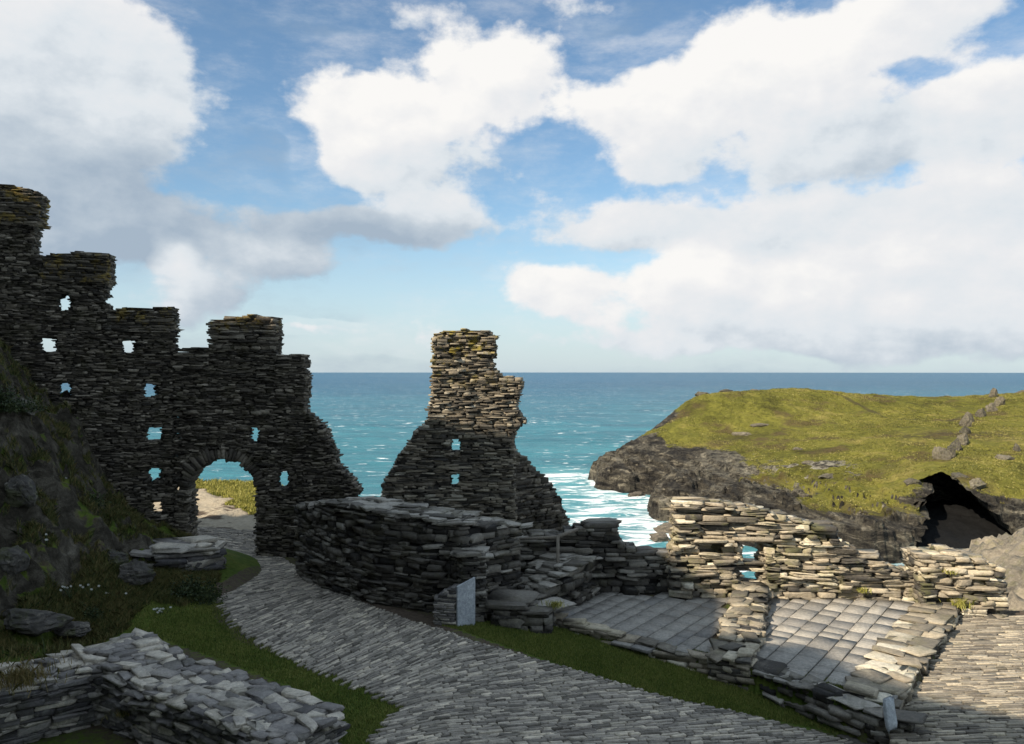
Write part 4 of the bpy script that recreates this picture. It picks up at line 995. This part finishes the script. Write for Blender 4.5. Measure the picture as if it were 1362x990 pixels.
# (px, py, rx, ry, weight, brightness)
BL_ = [(50, 80, 200, 125, 1.0, .60), (200, 120, 110, 100, .85, .66), (20, 20, 200, 80, .9, .72), (130, 300, 200, 60, .7, .2), (60, 250, 250, 110, .95, .18), (50, 170, 170, 55, .4, .2), (215, 350, 42, 30, .8, 1.05), (250, 400, 120, 45, .5, .45),
       (490, 160, 95, 85, 1.0, 1.0), (600, 120, 110, 85, 1.0, 1.05), (690, 95, 75, 65, .9, 1.0), (545, 225, 150, 40, .5, .6),
       (470, 305, 140, 36, .8, .10), (590, 290, 90, 45, .6, .65), (350, 345, 90, 25, .45, .50),
       (840, 140, 120, 62, 1.0, 1.0), (960, 110, 110, 80, 1.0, 1.05), (1090, 65, 130, 95, 1.0, 1.05), (1250, 15, 160, 55, .9, .85), (1330, 150, 140, 85, 1.0, .95), (1120, 190, 300, 55, .8, .50), (880, 208, 65, 26, .6, .75),
       (1020, 295, 280, 48, .85, .70), (1280, 300, 180, 62, .95, .80), (800, 300, 100, 40, .5, .70), (755, 385, 100, 38, .95, 1.05), (920, 375, 110, 50, .9, 1.05), (1110, 365, 160, 46, .9, .95), (1300, 370, 150, 46, .85, .85), (1100, 425, 360, 32, .6, .60), (420, 432, 90, 12, .45, .75),
       (560, 15, 220, 22, .40, .7), (380, 110, 100, 55, .36, .8), (1000, 455, 560, 30, .50, .62), (1080, 250, 420, 130, .22, .7), (1000, 420, 500, 70, .24, .75), (620, 300, 200, 110, .22, .5), (300, 330, 160, 90, .30, .3), (1150, 440, 400, 45, .32, .5), (760, 30, 60, 30, .15, .7)]
acc = None
for px, py, rx, ry, wt, br in BL_:
    a = math.atan((px-CX)/F); e = math.atan((CY-py)/math.hypot(F, px-CX)); sa = math.cos(a)**2
    rx, ry = rx/F*sa*1.16, ry/F*math.cos(a)*1.16
    d = vm('MULTIPLY_ADD', Pw, (1/rx, 1/ry, 0), (-a/rx, -e/ry, 0)).outputs[0]
    ln = vm('LENGTH', d).outputs['Value']
    f = w.mr(ln, 1.15, .0, 0, wt)
    vv = vm('DOT_PRODUCT', d, (-.35, .8, 0)).outputs['Value']
    c = w.n('ShaderNodeCombineXYZ'); c.inputs[0].default_value = 1; w.l(vv, c.inputs[1]); c.inputs[2].default_value = br
    sc_ = w.n('ShaderNodeVectorMath', operation='SCALE'); w.l(c.outputs[0], sc_.inputs[0]); w.l(f, sc_.inputs['Scale'])
    acc = sc_.outputs[0] if acc is None else vm('ADD', acc, sc_.outputs[0]).outputs[0]
s3 = w.n('ShaderNodeSeparateXYZ'); w.l(acc, s3.inputs[0]); mass, sv, sb = s3.outputs
n1 = wnoise(P3, 9.0, 10, .60)
n0 = wnoise(P3, 3.6, 5, .55)
mixd = w.math('ADD', w.math('ADD', mass, w.math('MULTIPLY', w.math('SUBTRACT', n1, .5), 1.75)), w.math('MULTIPLY', w.math('SUBTRACT', n0, .5), .7))
alpha = w.mr(mixd, .22, .60)
thin = w.mr(wnoise(vm('MULTIPLY', P0, (1, 2.6, 1)).outputs[0], 5.5, 9, .68), .40, .78, 0, .50)
alpha = w.math('MAXIMUM', alpha, thin)
# broken cloud over the rest of the sky dome, away from the part surveyed above
cover = w.mr(wnoise(tc, 2.2, 7, .6), .34, .50)
cover = w.math('MULTIPLY', cover, w.math('MAXIMUM', w.mr(EL, .48, .62), w.mr(w.math('ABSOLUTE', AZ), .66, .85)))
alpha = w.math('MAXIMUM', alpha, cover)
mn = w.math('MAXIMUM', mass, .05)
v_ = w.math('DIVIDE', sv, mn); b_ = w.math('DIVIDE', sb, mn)
e1 = wnoise(P3, 9.0, 8, .55); e2 = wnoise(vm('ADD', P3, (-.014, .030, 0)).outputs[0], 9.0, 8, .55)
lit = w.math('ADD', w.math('MULTIPLY', v_, .34), w.math('MULTIPLY', w.math('SUBTRACT', e1, e2), .95))
lit = w.math('ADD', lit, w.math('MULTIPLY_ADD', b_, .95, -.10))
ccol = w.ramp(lit, [(0.0, (.28, .345, .42)), (.25, (.39, .445, .50)), (.48, (.545, .58, .61)), (.70, (.61, .617, .63)), (.95, (.70, .69, .675))])
cs_ = w.n('ShaderNodeVectorMath', operation='SCALE'); w.l(ccol, cs_.inputs[0]); cs_.inputs['Scale'].default_value = 1.0/SKYS
tint = w.mix(1.0, sky.outputs[0], (.90, 1.04, 1.06), 'MULTIPLY')
horiz = w.mr(EL, .0, .22, .72, 0)
skc = w.mix(horiz, tint, tuple(v/SKYS for v in (.43, .51, .585)))
# unseen cloud outside the view is brightened as fill light for the shade
cover_fill = w.math('MULTIPLY_ADD', cover, .65, 1.0)
cs2 = w.n('ShaderNodeVectorMath', operation='SCALE'); w.l(cs_.outputs[0], cs2.inputs[0]); w.l(cover_fill, cs2.inputs['Scale'])
fin = w.mix(alpha, skc, cs2.outputs[0])
low = w.mr(EL, -.02, .0)
w.l(fin, bgn.inputs['Color']); bgn.inputs['Strength'].default_value = STR
world.cycles.sampling_method = 'MANUAL'; world.cycles.sample_map_resolution = 512

sun = bpy.data.lights.new('sun', 'SUN'); sun.energy = 5.0; sun.angle = R(.53); sun.color = (1, .88, .71)
so = bpy.data.objects.new('sun', sun); COL.objects.link(so)
ld = Vector((AX*math.cos(SUN_EL), AY*math.cos(SUN_EL), -math.sin(SUN_EL))); so.rotation_euler = ld.to_track_quat('-Z', 'Y').to_euler(); so.location = (-20, -10, 40)

cam = bpy.data.cameras.new('camera'); co = bpy.data.objects.new('camera', cam); COL.objects.link(co)
cam.sensor_width = 36; cam.lens = F/1362*36; cam.shift_y = -1.5/1362; cam.clip_start = .1; cam.clip_end = 60000
co.location = (0, 0, H); co.rotation_euler = (R(90), 0, 0); scene.camera = co
scene.view_settings.view_transform = 'Standard'; scene.view_settings.look = 'None'; scene.view_settings.exposure = .72; scene.view_settings.gamma = 1
scene.cycles.max_bounces = 5; scene.cycles.diffuse_bounces = 3; scene.cycles.glossy_bounces = 2; scene.cycles.use_denoising = True
